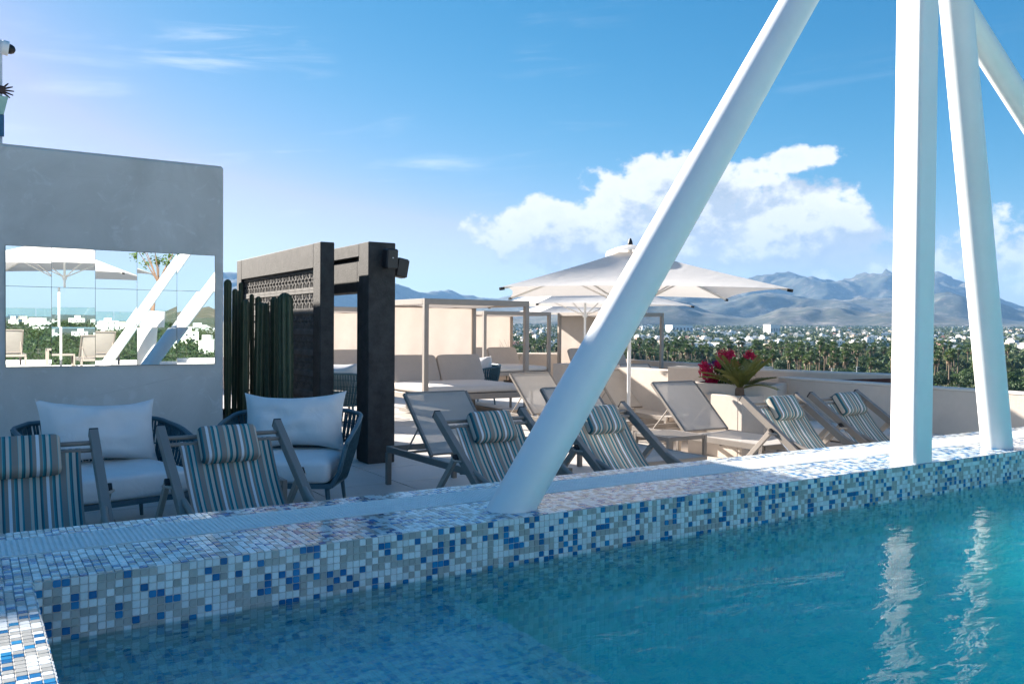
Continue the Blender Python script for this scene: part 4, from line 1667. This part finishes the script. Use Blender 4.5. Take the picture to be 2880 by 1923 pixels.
W1X = 7.92
w1 = empty('bench_wall', (W1X, 5.3, 0))
tag(w1, 'low beige wall catching the palm shadow behind the striped chairs', 'wall')
z1 = at_x(2188, 1065, W1X).z
yl = at_x(2188, 1065, W1X).y
b = MB().clim((W1X, 3.89, 0), (W1X + 0.20, yl, z1), 0.006)
place2(w1, b.build('wall_body', 'beige_wall', w1))
b = MB().clim((W1X - 0.004, 3.888, z1 + 0.0005), (W1X + 0.204, yl + 0.004, z1 + 0.022), 0.004)
place2(w1, b.build('coping', 'beige_top', w1))
bn_ = empty('bench', (7.6, 5.2, 0))
tag(bn_, 'built-in beige bench under the low wall, with a pale seat cushion', 'bench')
b = MB().clim((7.42, 4.25, 0), (W1X - 0.002, 6.36, 0.27), 0.006)
place2(bn_, b.build('bench_base', 'beige_wall', bn_))
b = MB().cushion((7.66, 5.30, 0.345), (0.50, 2.05, 0.145), e1=0.35, e2=0.08, nu=50, nv=14)
place2(bn_, b.build('seat_cushion', 'mattress', bn_, smooth=180))

ZW2 = 0.90
qA, qB = at_z(1879, 1035, ZW2), at_z(2530, 1059, ZW2)
d2 = (qB - qA).normalized()
n2 = Vector((d2.y, -d2.x, 0))
if n2.x < 0:
    n2 = -n2
w2 = empty('angled_wall', (qA.x, qA.y, 0))
tag(w2, 'long angled beige parapet wall behind the bougainvillea', 'wall')
qC = qB + d2 * 0.1
b = MB()
b.prism([(p_.x, p_.y) for p_ in (qA, qC, qC + n2 * 0.3, qA + n2 * 0.3)], 0, ZW2)
place2(w2, b.build('wall_body', 'beige_wall', w2))
b = MB()
b.prism([(p_.x, p_.y) for p_ in (qA - d2 * 0.004 - n2 * 0.004, qC - n2 * 0.004, qC + n2 * 0.304, qA - d2 * 0.004 + n2 * 0.304)], ZW2 + 0.0005, ZW2 + 0.02)
place2(w2, b.build('coping', 'beige_top', w2))
# end return of that wall, running away from the camera, with a sloping bench side
b = MB()
e2 = qA + Vector((0.02, 0, 0))
b.prism([(e2.x, e2.y + 0.001), (e2.x + 0.35, e2.y + 0.001), (e2.x + 0.35, e2.y + 2.6), (e2.x, e2.y + 2.6)], 0, 0.86)
place2(w2, b.build('end_wall', 'beige_wall', w2))
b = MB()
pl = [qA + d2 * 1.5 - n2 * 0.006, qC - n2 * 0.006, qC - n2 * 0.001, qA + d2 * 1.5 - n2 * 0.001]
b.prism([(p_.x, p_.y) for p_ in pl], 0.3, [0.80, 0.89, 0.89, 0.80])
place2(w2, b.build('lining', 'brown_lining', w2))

par = empty('parapet', (14.8, 14, 0))
tag(par, 'beige roof parapet closing the terrace corner beyond the daybeds', 'parapet')
b = MB()
b.clim((14.6, 12.8, 0), (14.9, 19.6, 0.60), 0.006)
b.clim((-12, 19.602, 0), (14.9, 19.9, 0.70), 0.006)
b.prism([(12.35, 19.6), (13.9, 17.7), (14.2, 17.9), (12.9, 19.6)], 0, 0.72)
place2(par, b.build('wall_body', 'beige_wall', par))
b = MB()
b.clim((-12, 19.59, 0.7005), (14.91, 19.91, 0.72), 0.004)
place2(par, b.build('coping', 'beige_top', par))

# ---- plants on the terrace
def frond(mb, base, az_, elev, L, droop, nleaf, leafL, leafW, rnd):
    pts = []
    d0 = Vector((math.cos(az_) * math.cos(elev), math.sin(az_) * math.cos(elev), math.sin(elev)))
    p_ = Vector(base)
    d = d0.copy()
    N = 10
    for k in range(N + 1):
        pts.append(p_.copy())
        p_ = p_ + d * (L / N)
        d = (d + Vector((0, 0, -droop / N))).normalized()
    mb.curm = 0
    mb.tube(pts, [0.011 * (1 - 0.85 * k / N) + 0.001 for k in range(N + 1)], 4, cap=False)
    for k in range(nleaf):
        t = 0.12 + 0.88 * k / nleaf
        f = t * N
        i = min(N - 1, int(f))
        c_ = pts[i].lerp(pts[i + 1], f - i)
        dd = (pts[i + 1] - pts[i]).normalized()
        sd_ = dd.cross(Vector((0, 0, 1)))
        if sd_.length < 0.01:
            sd_ = Vector((1, 0, 0))
        sd_.normalize()
        up = sd_.cross(dd)
        ll = leafL * (0.55 + 0.45 * math.sin(math.pi * min(1, t * 0.9 + 0.1))) * rnd.uniform(0.85, 1.1)
        for s in (-1, 1):
            tip = c_ + (dd * 0.75 + sd_ * s * 0.75 + up * 0.30).normalized() * ll + Vector((0, 0, -0.12 * ll))
            wv_ = dd * leafW
            mb.add([c_ - wv_, c_ + wv_, (c_ + tip) / 2 + wv_ * 0.9 + up * 0.004, tip, (c_ + tip) / 2 - wv_ * 0.9 + up * 0.004], [(0, 1, 2, 4), (4, 2, 3)])


pal = empty('small_palm', (7.20, 6.64, PZ1 - 0.03))
tag(pal, 'small feather-leaved palm growing in the square beige planter', 'palm')
rnd = random.Random(3)
b = MB()
b.lathe([(0.05, 0.0), (0.065, 0.03), (0.06, 0.09), (0.035, 0.14)], 10)
b.build('stem', 'bark', pal)
for k in range(22):
    b = MB()
    az_ = k * 2.399 + rnd.uniform(-0.2, 0.2)
    el_ = R(rnd.uniform(36, 72)) if k > 6 else R(rnd.uniform(20, 36))
    frond(b, (0.012 * math.cos(az_), 0.012 * math.sin(az_), 0.09), az_, el_, rnd.uniform(0.40, 0.53), rnd.uniform(0.4, 0.75), 28, 0.105, 0.0065, rnd)
    b.build('frond', 'palm_near', pal)


def leaf_blob(mb, c, rad, n, size, rnd, shell=0.5):
    c = Vector(c)
    for _ in range(n):
        d = Vector((rnd.gauss(0, 1), rnd.gauss(0, 1), rnd.gauss(0, 1))).normalized()
        k = shell + (1 - shell) * rnd.random()
        p_ = c + Vector((d.x * rad[0], d.y * rad[1], d.z * rad[2])) * k
        nn = (d + Vector((rnd.uniform(-0.8, 0.8), rnd.uniform(-0.8, 0.8), rnd.uniform(-0.3, 0.9)))).normalized()
        a_ = nn.orthogonal().normalized()
        a_ = Matrix.Rotation(rnd.random() * 6.28, 3, nn) @ a_
        b_ = nn.cross(a_)
        s = size * rnd.uniform(0.6, 1.25)
        mb.add([p_ - a_ * s, p_ - b_ * s * 0.5 + nn * s * 0.15, p_ + a_ * s, p_ + b_ * s * 0.5 + nn * s * 0.15], [(0, 1, 2), (0, 2, 3)])


bc = at_z(2000, 1080, 0.78) + nb * 0.3
bou = empty('bougainvillea', (bc.x, bc.y, 0.74))
tag(bou, 'bougainvillea bush with crimson flowers in the angled planter', 'flowering bush')
rnd = random.Random(8)
b = MB()
bx = lambda px, py, k=0.3: (at_z(px, 1080, 0.78) + nb * k - Vector(bou.location)).xy.to_3d() + Vector((0, 0, at_y(px, py, bc.y).z - 0.74))
for (px, py) in ((1985, 1055), (2030, 1020), (2090, 1010), (2060, 1050), (2000, 1030), (2110, 1040)):
    e_ = bx(px, py)
    b.tube([Vector((0.05, 0, -0.02)), e_ * 0.5 + Vector((0.02, 0.03, 0.02)), e_], [0.008, 0.006, 0.004], 5)
b.build('stem', 'bark', bou)
b = MB()
for (px, py, r_) in ((1990, 1068, 0.12), (2030, 1055, 0.14), (2020, 1030, 0.10), (2060, 1020, 0.12), (2085, 1045, 0.13), (2105, 1025, 0.09), (2040, 1075, 0.14), (2000, 1040, 0.1)):
    leaf_blob(b, bx(px, py), (r_, r_, r_ * 0.8), 170, 0.022, rnd, 0.2)
b.build('foliage', 'leaf', bou)
b = MB()
for (px, py, r_, n_) in ((1980, 1045, 0.10, 260), (1970, 1028, 0.07, 130), (1998, 1062, 0.07, 130), (1985, 1072, 0.05, 70), (2028, 1003, 0.10, 260), (2048, 993, 0.06, 110), (2100, 996, 0.065, 120), (2116, 1003, 0.045, 70), (2062, 1022, 0.05, 50), (2010, 1022, 0.05, 60)):
    leaf_blob(b, bx(px, py, 0.14), (r_, r_, r_), n_, 0.021, rnd, 0.3)
b.build('blossom', 'petal', bou)
b = MB()
for (px, py, r_) in ((1965, 1030, 0.06), (1985, 1022, 0.05), (2000, 1015, 0.04)):
    leaf_blob(b, bx(px, py, 0.42), (r_, r_, r_ * 0.7), 70, 0.020, rnd, 0.3)
tag(b.build('blossom', 'petal_purple', bou), 'dark purple blossoms')

# thin grasses behind the daybeds
for k, (px, py, yy) in enumerate([(985, 1000, 18.4), (1425, 985, 19.2), (1400, 990, 19.2), (1445, 1000, 18.9), (1000, 1005, 18.6)]):
    p_ = at_y(px, py + 20, yy)
    t = empty('ornamental_grass', (p_.x, p_.y, 0))
    tag(t, 'wispy ornamental grass rising behind the daybeds', 'grass', 'wispy grasses by the parapet')
    rnd = random.Random(k)
    b = MB()
    for _ in range(16):
        a_ = rnd.random() * 6.28
        L_, sp_ = rnd.uniform(0.7, 1.25), rnd.uniform(0.1, 0.45)
        pts = [Vector((math.cos(a_) * sp_ * t_ * t_, math.sin(a_) * sp_ * t_ * t_, L_ * t_)) for t_ in (0, 0.35, 0.7, 1.0)]
        b.tube(pts, [0.006, 0.005, 0.004, 0.002], 3, cap=False)
    b.build('blades', 'leaf_olive', t)

# ---- the sliver of tower over the wall, with dome camera and carved hand
TY = 10.5
tp_ = at_y(7, 300, TY)
tw = empty('white_tower', (tp_.x, TY, 0))
tag(tw, 'pale painted tower edge rising behind the plaster wall', 'tower')
zt = at_y(5, 112, TY).z
b = MB().clim((tp_.x - 2.0, TY, WALL_TOP + 0.013), (tp_.x, TY + 2, zt), 0.01)
place2(tw, b.build('tower_body', 'tower_wall', tw))
cz = at_y(20, 134, TY).z
dm = empty('dome_camera', (tp_.x, TY, cz))
tag(dm, 'white security camera with black dome on the pale tower', 'security camera')
MB().lathe([(0.05, -0.02), (0.075, 0.0), (0.075, 0.055), (0.07, 0.06)], 20, (0, 0.02, 0), (1, 0, -0.12)).build('housing', 'white_paint', dm, smooth=40)
MB().lathe([(0.052, 0.0), (0.05, 0.025), (0.036, 0.05), (0.012, 0.062), (0.001, 0.064)], 20, (0.058, 0.02, -0.007), (1, 0, -0.12)).build('dome', 'black_plastic', dm, smooth=60)
hz = at_y(14, 258, TY).z
hs = empty('carved_hand', (tp_.x, TY - 0.06, hz))
tag(hs, 'dark carved hand with pale green cuff fixed to the pale tower', 'ornament')
b = MB()
b.cushion((-0.01, 0, 0.0), (0.07, 0.04, 0.085), e1=0.6, e2=0.6, nu=16, nv=10)
for k, (a_, L_) in enumerate(((50, 0.06), (22, 0.085), (2, 0.09), (-16, 0.085), (-36, 0.065))):
    d_ = Vector((math.cos(R(a_)), 0, math.sin(R(a_))))
    s_ = Vector((0.012, 0, 0.03 - 0.016 * k))
    b.tube([s_, s_ + d_ * L_ * 0.55, s_ + d_ * L_ + Vector((0, -0.012, -0.004))], [0.010, 0.009, 0.006], 8)
b.build('hand', 'skin_brown', hs, smooth=60)
b = MB()
b.prism([(-0.06, -0.03), (0.05, -0.03), (0.05, 0.03), (-0.06, 0.03)], -0.26, -0.07)
for v in b.v:
    v.x += (v.z + 0.07) * 0.22
b.build('cuff', 'pale_green', hs)
b = MB()
b.prism([(-0.06, -0.025), (0.012, -0.025), (0.012, 0.025), (-0.06, 0.025)], -0.48, -0.262)
b.build('base_strip', 'jean_blue', hs)

# ================================================================== BEHIND THE CAMERA (what the mirror shows)
def at_mirror(px, py, y=None, z=None):
    d = ray(px, py)
    p_ = CAM + d * (YW / d.y)
    d = Vector((d.x, -d.y, d.z))
    if y is not None:
        return p_ + d * ((y - p_.y) / d.y)
    return p_ + d * ((z - p_.z) / d.z)


RD = 0.44
for i, (px, py, lb) in enumerate([(270, 997, 'beige sun lounger seen from behind in the mirror, its back to the pipe'), (22, 1003, 'beige sun lounger seen from behind at the end of the mirror')]):
    p_ = at_mirror(px, py, y=-3.75)
    o = copy_tree(ln)
    o.location = (p_.x, p_.y + 1.0, RD)
    o.rotation_euler = (0, 0, R(180) if False else R(0))
    # head end towards the pool: flip so the back faces the mirror
    o.rotation_euler = (0, 0, 0)
    o.location = (p_.x, p_.y - 1.35, RD)
    tag(o, lb, 'sun lounger', 'sun loungers on the raised deck')
p_ = at_mirror(172, 985, y=-4.6)
o = copy_tree(st)
o.location = (p_.x, p_.y, RD)
tag(o, 'slatted side table between the loungers on the raised deck', 'side table')
p_ = at_mirror(170, 900, y=-5.2)
o = copy_tree(um)
o.location = (p_.x, p_.y, RD)
o.rotation_euler = (0, 0, R(20))
o.scale = (1, 1, 1.16)
tag(o, 'white square parasol reflected in the mirror', 'parasol')
p_ = at_mirror(418, 900, y=-4.4)
pt = empty('tall_planter', (p_.x, p_.y, RD))
tag(pt, 'tall tapered white planter with a small tree, seen in the mirror', 'planter')
MB().lathe([(0.17, 0.0), (0.20, 0.2), (0.25, 0.7), (0.285, 1.22), (0.27, 1.23), (0.25, 1.17)], 32).build('pot', 'planter_white', pt, smooth=40)
MB().lathe([(0.24, 1.1), (0.24, 1.18)], 24).build('soil', 'soil', pt)
tr = empty('small_tree', (p_.x, p_.y, RD + 1.15))
tag(tr, 'small leafy tree with bare pinkish trunk in the tall white planter', 'tree')
b = MB()
b.tube([(0, 0, 0), (0.03, 0, 0.3), (0.10, 0.0, 0.62), (0.16, 0, 0.85)], [0.05, 0.04, 0.035, 0.025], 8)
rnd = random.Random(21)
tips = []
for k in range(11):
    a_ = k * 2.4
    e_ = Vector((0.12 + math.cos(a_) * rnd.uniform(0.2, 0.62), math.sin(a_) * rnd.uniform(0.2, 0.6), rnd.uniform(0.95, 1.6)))
    b.tube([(0.13, 0, 0.72), (Vector((0.14, 0, 0.85)) + e_) / 2 + Vector((0, 0, -0.05)), e_], [0.018, 0.012, 0.006], 6)
    tips.append(e_)
b.build('trunk', 'bark', tr, smooth=60)
b = MB()
for e_ in tips:
    leaf_blob(b, e_, (0.2, 0.2, 0.14), 60, 0.035, rnd, 0.1)
b.build('crown', 'leaf', tr)
# glass balustrade
gb = empty('glass_balustrade', (1.5, -6.6, RD))
tag(gb, 'clear glass balustrade round the raised sun deck', 'balustrade')
for k in range(9):
    MB().clim((-8 + k * 1.6 + 0.01, -0.008, 0.08), (-8 + (k + 1) * 1.6 - 0.01, 0.008, 1.28), 0.002).build('glass_pane', 'clear_glass', gb)
MB().clim((-8, -0.05, 0.0), (6.4, 0.05, 0.1), 0.004).build('base_rail', 'white_paint', gb)

# ================================================================== TOWN, GROVE AND HILLSIDE
rnd = random.Random(77)


def ground_at(a, r):
    x, y = pol(a, r)
    return Vector((x, y, land_z(a, r)))


# fan palms
def palm_proto(seed):
    rd = random.Random(seed)
    t = empty('fan_palm', (0, 0, 0))
    H = rd.uniform(10.5, 13.5)
    bend = rd.uniform(-0.6, 0.6)
    b = MB()
    b.tube([(0, 0, -0.5), (bend * 0.3, 0, H * 0.4), (bend * 0.8, 0, H * 0.75), (bend, 0, H)], [0.36, 0.27, 0.24, 0.22], 7)
    b.build('trunk', 'trunk_far', t, smooth=60)
    top = Vector((bend, 0, H))
    b = MB()
    for k in range(34):
        a_ = k * 2.399
        el_ = R(-50 + 135 * (k / 34) + rd.uniform(-8, 8))
        d = Vector((math.cos(a_) * math.cos(el_), math.sin(a_) * math.cos(el_), math.sin(el_)))
        L = rd.uniform(1.1, 1.6)
        c_ = top + d * L
        sd_ = d.cross(Vector((0, 0, 1))).normalized()
        up = sd_.cross(d)
        vs = [top.lerp(c_, 0.2), c_]
        fs = []
        n = 7
        for i in range(n):
            t_ = -1 + 2 * i / (n - 1)
            ang = t_ * 1.35
            tip = c_ + (d * math.cos(ang) + sd_ * math.sin(ang)) * rd.uniform(1.0, 1.4) + Vector((0, 0, -0.28 * abs(t_) - 0.12))
            j = len(vs)
            w_ = sd_ * math.cos(ang) * 0.2 - d * math.sin(ang) * 0.2
            vs += [c_ + (tip - c_) * 0.45 - w_, tip, c_ + (tip - c_) * 0.45 + w_]
            fs.append((1, j, j + 1, j + 2))
        b.add(vs, fs)
    b.build('crown', 'palm_far', t)
    b = MB()
    for k in range(26):
        a_ = k * 2.399
        r0 = 0.3
        z0 = H - rd.uniform(0.0, 1.9)
        p0 = Vector((bend + math.cos(a_) * r0, math.sin(a_) * r0, z0))
        p1 = p0 + Vector((math.cos(a_) * rd.uniform(0.3, 0.75), math.sin(a_) * rd.uniform(0.3, 0.75), -rd.uniform(0.9, 1.5)))
        sd_ = Vector((-math.sin(a_), math.cos(a_), 0)) * 0.32
        b.add([p0 - sd_ * 0.4, p0 + sd_ * 0.4, p1 + sd_, p1 - sd_], [(0, 1, 2, 3)])
    b.build('dead_skirt', 'palm_dead', t)
    return t


PL = 'tall fan palm with brown skirt in the grove before the town'
palms = [palm_proto(k) for k in range(5)]
used = [False] * 5


def put(protos, used_, k, loc, rz, sc, label, cat, grp):
    o = protos[k] if not used_[k] else copy_tree(protos[k])
    used_[k] = True
    o.location = loc
    o.rotation_euler = (0, 0, rz)
    o.scale = (sc, sc, sc)
    tag(o, label, cat, grp)
    return o


def a_of(px):
    return math.atan((px - 1440) / F_PX)


n = 0
while n < 295:
    px = rnd.uniform(1480, 2840)
    if 2545 < px < 2625:
        continue
    r = 400 + 330 * rnd.random() ** 0.9
    # clumps and clearings
    cl_ = mnoise.noise(Vector((px * 0.006, r * 0.01, 0)))
    if px < 1830 and r < 520:
        continue
    if px > 2640 and rnd.random() < 0.55:
        continue
    if cl_ < -0.25 + 0.2 * rnd.random():
        continue
    put(palms, used, rnd.randrange(5), ground_at(a_of(px), r), rnd.random() * 6.28, rnd.uniform(0.85, 1.25), PL, 'palm', 'fan palms of the grove')
    n += 1


def tree_proto(seed, mat, R_, H_, name='broadleaf_tree', nb_=9, leaf=0.42, nl=120):
    rd = random.Random(seed)
    t = empty(name, (0, 0, 0))
    b = MB()
    b.tube([(0, 0, -0.6), (0.1, 0.05, H_ * 0.35), (0.05, 0.1, H_ * 0.6)], [0.3, 0.22, 0.12], 6)
    for k in range(4):
        a_ = k * 1.57 + rd.random()
        b.tube([(0.1, 0.05, H_ * 0.3), (math.cos(a_) * R_ * 0.5, math.sin(a_) * R_ * 0.5, H_ * 0.62)], [0.14, 0.06], 5)
    b.build('trunk', 'trunk_far', t)
    b = MB()
    for k in range(nb_):
        a_ = k * 2.399
        q_ = math.sqrt((k + 0.5) / nb_)
        c_ = Vector((math.cos(a_) * R_ * 0.62 * q_, math.sin(a_) * R_ * 0.62 * q_, H_ * (0.72 - 0.3 * q_ + rd.uniform(-0.06, 0.1))))
        rr_ = R_ * rd.uniform(0.34, 0.5)
        leaf_blob(b, c_, (rr_, rr_, rr_ * 0.72), nl, leaf, rd, 0.55)
    b.build('crown', mat, t)
    return t


trees = [tree_proto(1, 'leaf_dark', 4.6, 6.5), tree_proto(2, 'leaf_mid', 4.2, 5.8), tree_proto(3, 'leaf_olive', 4.4, 5.2), tree_proto(4, 'leaf_dark', 5.0, 7.5), tree_proto(5, 'leaf_mid', 3.6, 4.8)]
TL_ = ['dense dark green tree growing at the foot of the palm grove', 'bright mid green rounded tree growing at the foot of the palm grove', 'pale olive shrubby tree growing at the foot of the palm grove',
       'broad dark green tree growing at the foot of the palm grove', 'small mid green tree growing at the foot of the palm grove']
usedt = [False] * 5
n = 0
while n < 210:
    px = rnd.uniform(1430, 2870)
    r = 250 + 430 * rnd.random() ** 0.8
    k = rnd.randrange(5)
    put(trees, usedt, k, ground_at(a_of(px), r), rnd.random() * 6.28, rnd.uniform(0.75, 1.35), TL_[k], 'tree', 'trees at the foot of the grove %d' % k)
    n += 1

# utility poles
up = empty('utility_pole', (0, 0, 0))
b = MB().tube([(0, 0, -0.5), (0, 0, 11)], [0.16, 0.11], 6)
b.build('pole', 'planter_white', up)
for z in (8.6, 9.6, 10.6):
    MB().bar((-1.1, 0, z), (1.1, 0, z), 0.1, 0.14).build('crossarm', 'planter_white', up)
for k, (px, r) in enumerate(((2340, 330), (2411, 350), (1535, 560), (1595, 560))):
    o = up if k == 0 else copy_tree(up)
    o.location = ground_at(a_of(px), r)
    o.rotation_euler = (0, 0, R(-30))
    tag(o, 'pale utility pole with crossarms standing among the trees', 'utility pole', 'utility poles among the trees')


# houses of the town
def house_parts(mb, rd, s=1.0):
    w, d, h = rd.uniform(8, 15) * s, rd.uniform(7, 12) * s, rd.choice((3.2, 3.4, 6.2, 6.4, 6.4, 9.3)) * s
    mb.lim((-w / 2, -d / 2, -2), (w / 2, d / 2, h))
    mb.lim((-w / 2, -d / 2, h), (w / 2, -d / 2 + 0.25, h + 0.5))
    mb.lim((-w / 2, -d / 2 + 0.251, h), (-w / 2 + 0.25, d / 2, h + 0.499))
    if rd.random() < 0.7:
        k = rd.uniform(0.3, 0.6)
        mb.lim((-w / 2 * k, -d / 2 * 0.2, h), (w / 2 * k * 0.8, d / 2 * 0.9, h + rd.uniform(2.2, 3.0) * s))
    if rd.random() < 0.6:
        mb.lim((w / 2, -d / 2 * 0.7, -2), (w / 2 + rd.uniform(3, 5) * s, d / 2 * 0.8, h * rd.uniform(0.45, 0.8)))
    return w, d, h


HP = []
for k in range(16):
    rd = random.Random(400 + k)
    t = empty('house', (0, 0, 0))
    b = MB()
    w, d, h = house_parts(b, rd)
    b.build('wall', 'house%d' % (k % 6 if rd.random() < 0.55 else rd.choice((0, 4))), t)
    for fl_ in range(max(1, int(h / 3.1))):
        for q_ in range(rd.choice((2, 3))):
            xx = -w / 2 + w * (q_ + 0.7) / 3.4
            b = MB().lim((xx - 0.55, -d / 2 - 0.04, fl_ * 3.1 + 0.9), (xx + 0.55, -d / 2 + 0.1, fl_ * 3.1 + 2.2))
            b.build('window', 'window_dark', t)
    yy = 0.3 * d * rd.uniform(-1, 1)
    b = MB().lim((-w / 2 - 0.04, yy - 0.6, 0.9), (-w / 2 + 0.1, yy + 0.6, 2.3))
    b.build('window', 'window_dark', t)
    HP.append(t)
usedh = [False] * 16
spots = []
tries = 0
while len(spots) < 1050 and tries < 20000:
    tries += 1
    px = rnd.uniform(1380, 2900)
    u = rnd.random()
    r = 900 * (5600 / 900) ** u
    if r < 1250 and rnd.random() < 0.5:
        continue
    if mnoise.noise(Vector((px * 0.004, math.log(r) * 5, 2.0))) < -0.22 + 0.22 * rnd.random():
        continue
    spots.append((r, px))
spots.sort()
WN = ['white flat-roofed house in the town on the plain', 'cream flat-roofed house in the town on the plain']
stuffm = [MB() for _ in range(6)]
for i, (r, px) in enumerate(spots):
    loc = ground_at(a_of(px), r)
    rz = AZ0 - math.pi / 2 + rnd.choice((0.5, 0.5, -0.4, 0.9)) + rnd.uniform(-0.1, 0.1)
    if i < 270:
        k = rnd.randrange(16)
        o = put(HP, usedh, k, loc, rz, rnd.uniform(0.7, 1.15), 'flat-roofed masonry house in the town beyond the palm grove', 'house', 'houses of the town')
    else:
        k = rnd.choice((0, 0, 0, 1, 1, 2, 3, 4, 4, 5))
        mbk = stuffm[k]
        rd = random.Random(i)
        tmp = MB()
        house_parts(tmp, rd, rnd.uniform(0.75, 1.15))
        rot = rotz(rz)
        mbk.add([rot @ v + loc for v in tmp.v], tmp.f)
for k in range(6):
    o = stuffm[k].build('far_town', 'house%d' % k)
    tag(o, 'distant mass of small houses spread over the plain below the mountains', 'town', 'far houses of the plain', 'stuff')
# three large white halls
for k, (px, r, w, d, h) in enumerate(((2055, 1010, 46, 24, 9), (2005, 1040, 38, 20, 6.5), (2430, 1000, 52, 22, 6.0), (1950, 960, 20, 16, 9), (1910, 2600, 70, 40, 22), (2170, 2300, 30, 30, 26), (1560, 950, 40, 18, 6))):
    t = empty('large_hall', ground_at(a_of(px), r), AZ0 - math.pi / 2 + 0.35)
    tag(t, ['big plain white hall right above the palm grove', 'long low white hall with pink tiled edge next to the big hall', 'long low white building behind the palms near the square pillar', 'white two storey block at the edge of the grove',
            'large pale hotel block at the foot of the mountains', 'white tower block in the middle of the town', 'low white building seen between the daybed posts'][k], 'building')
    MB().lim((-w / 2, -d / 2, -2), (w / 2, d / 2, h)).build('wall', 'house4' if k != 1 else 'house0', t)
    MB().lim((-w / 2 - 0.3, -d / 2 - 0.3, h), (w / 2 + 0.3, d / 2 + 0.3, h + 0.7)).build('roof', 'house1' if k != 1 else 'house3', t)
    for q_ in range(6):
        xx = -w / 2 + w * (q_ + 0.5) / 6
        MB().lim((xx - w / 30, -d / 2 - 0.05, h * 0.35), (xx + w / 30, -d / 2 + 0.2, h * 0.65)).build('window', 'window_dark', t)
# trees between the houses
b = MB()
b2 = MB()
tries = 0
cnt = 0
while cnt < 6500:
    px = rnd.uniform(1380, 2900)
    r = 620 * (6200 / 620) ** rnd.random()
    loc = ground_at(a_of(px), r)
    s = rnd.uniform(2.8, 5.4) * (1 + r / 7000)
    leaf_blob(b if rnd.random() < 0.6 else b2, loc + Vector((0, 0, s * 0.7)), (s, s, s * 0.8), 12, s * 0.62, rnd, 0.45)
    cnt += 1
tag(b.build('town_trees', 'leaf_dark'), 'dark tree tops between the houses of the far town', 'trees', 'town trees', 'stuff')
tag(b2.build('town_trees', 'leaf_olive'), 'olive tree tops between the houses of the far town', 'trees', 'town trees olive', 'stuff')
# undergrowth filling the grove
b = MB()
for _ in range(2600):
    px = rnd.uniform(1380, 2900)
    r = 230 + 480 * rnd.random() ** 0.8
    loc = ground_at(a_of(px), r)
    s = rnd.uniform(1.3, 2.8)
    leaf_blob(b, loc + Vector((0, 0, s * 0.5)), (s * 1.3, s * 1.3, s * 0.8), 12, s * 0.42, rnd, 0.4)
tag(b.build('undergrowth', 'leaf_mid'), 'bushy undergrowth covering the ground under the palms', 'undergrowth', None, 'stuff')

# hillside houses and scrub in the mirror
hx_ = []
for k in range(15):
    px, r = rnd.uniform(60, 620), 190 + 330 * rnd.random() ** 0.7
    d = ray(px, 900)
    d = Vector((d.x, -d.y, 0)).normalized()
    a = AZ0 - math.atan2(d.y, d.x)
    loc = ground_at(a, r)
    o = copy_tree(HP[rnd.choice((2, 3, 5, 8, 9, 11, 1, 7))])
    o.location = loc
    o.rotation_euler = (0, 0, rnd.uniform(0, 6.28))
    o.scale = (0.62,) * 3
    tag(o, 'flat-roofed house on the scrubby hillside shown by the mirror', 'house', 'hillside houses in the mirror')
b = MB()
for _ in range(4200):
    px, r = rnd.uniform(-60, 680), 60 + 480 * rnd.random()
    d = ray(px, 900)
    d = Vector((d.x, -d.y, 0)).normalized()
    a = AZ0 - math.atan2(d.y, d.x)
    loc = ground_at(a, r)
    s = rnd.uniform(0.8, 2.4)
    leaf_blob(b, loc + Vector((0, 0, s * 0.5)), (s * 1.3, s * 1.3, s * 0.9), 14, s * 0.36, rnd, 0.4)
tag(b.build('hillside_scrub', 'scrub'), 'green scrub covering the hillside shown by the mirror', 'scrub', None, 'stuff')

# ================================================================== HAZE
HAZE = 0.5 / 15000
mt, q = new_mat('haze')
pv = q.n('VolumePrincipled', {'Color': (0.30, 0.58, 1.0), 'Density': HAZE, 'Anisotropy': 0.0})
q.n('OutputMaterial', {'Volume': pv.outputs[0]})
M['haze'] = mt
b = MB().lim((-17500, -17500, -40), (17500, 17500, 1080))
hz_ = b.build('haze', 'haze')
tag(hz_, kind='stuff')
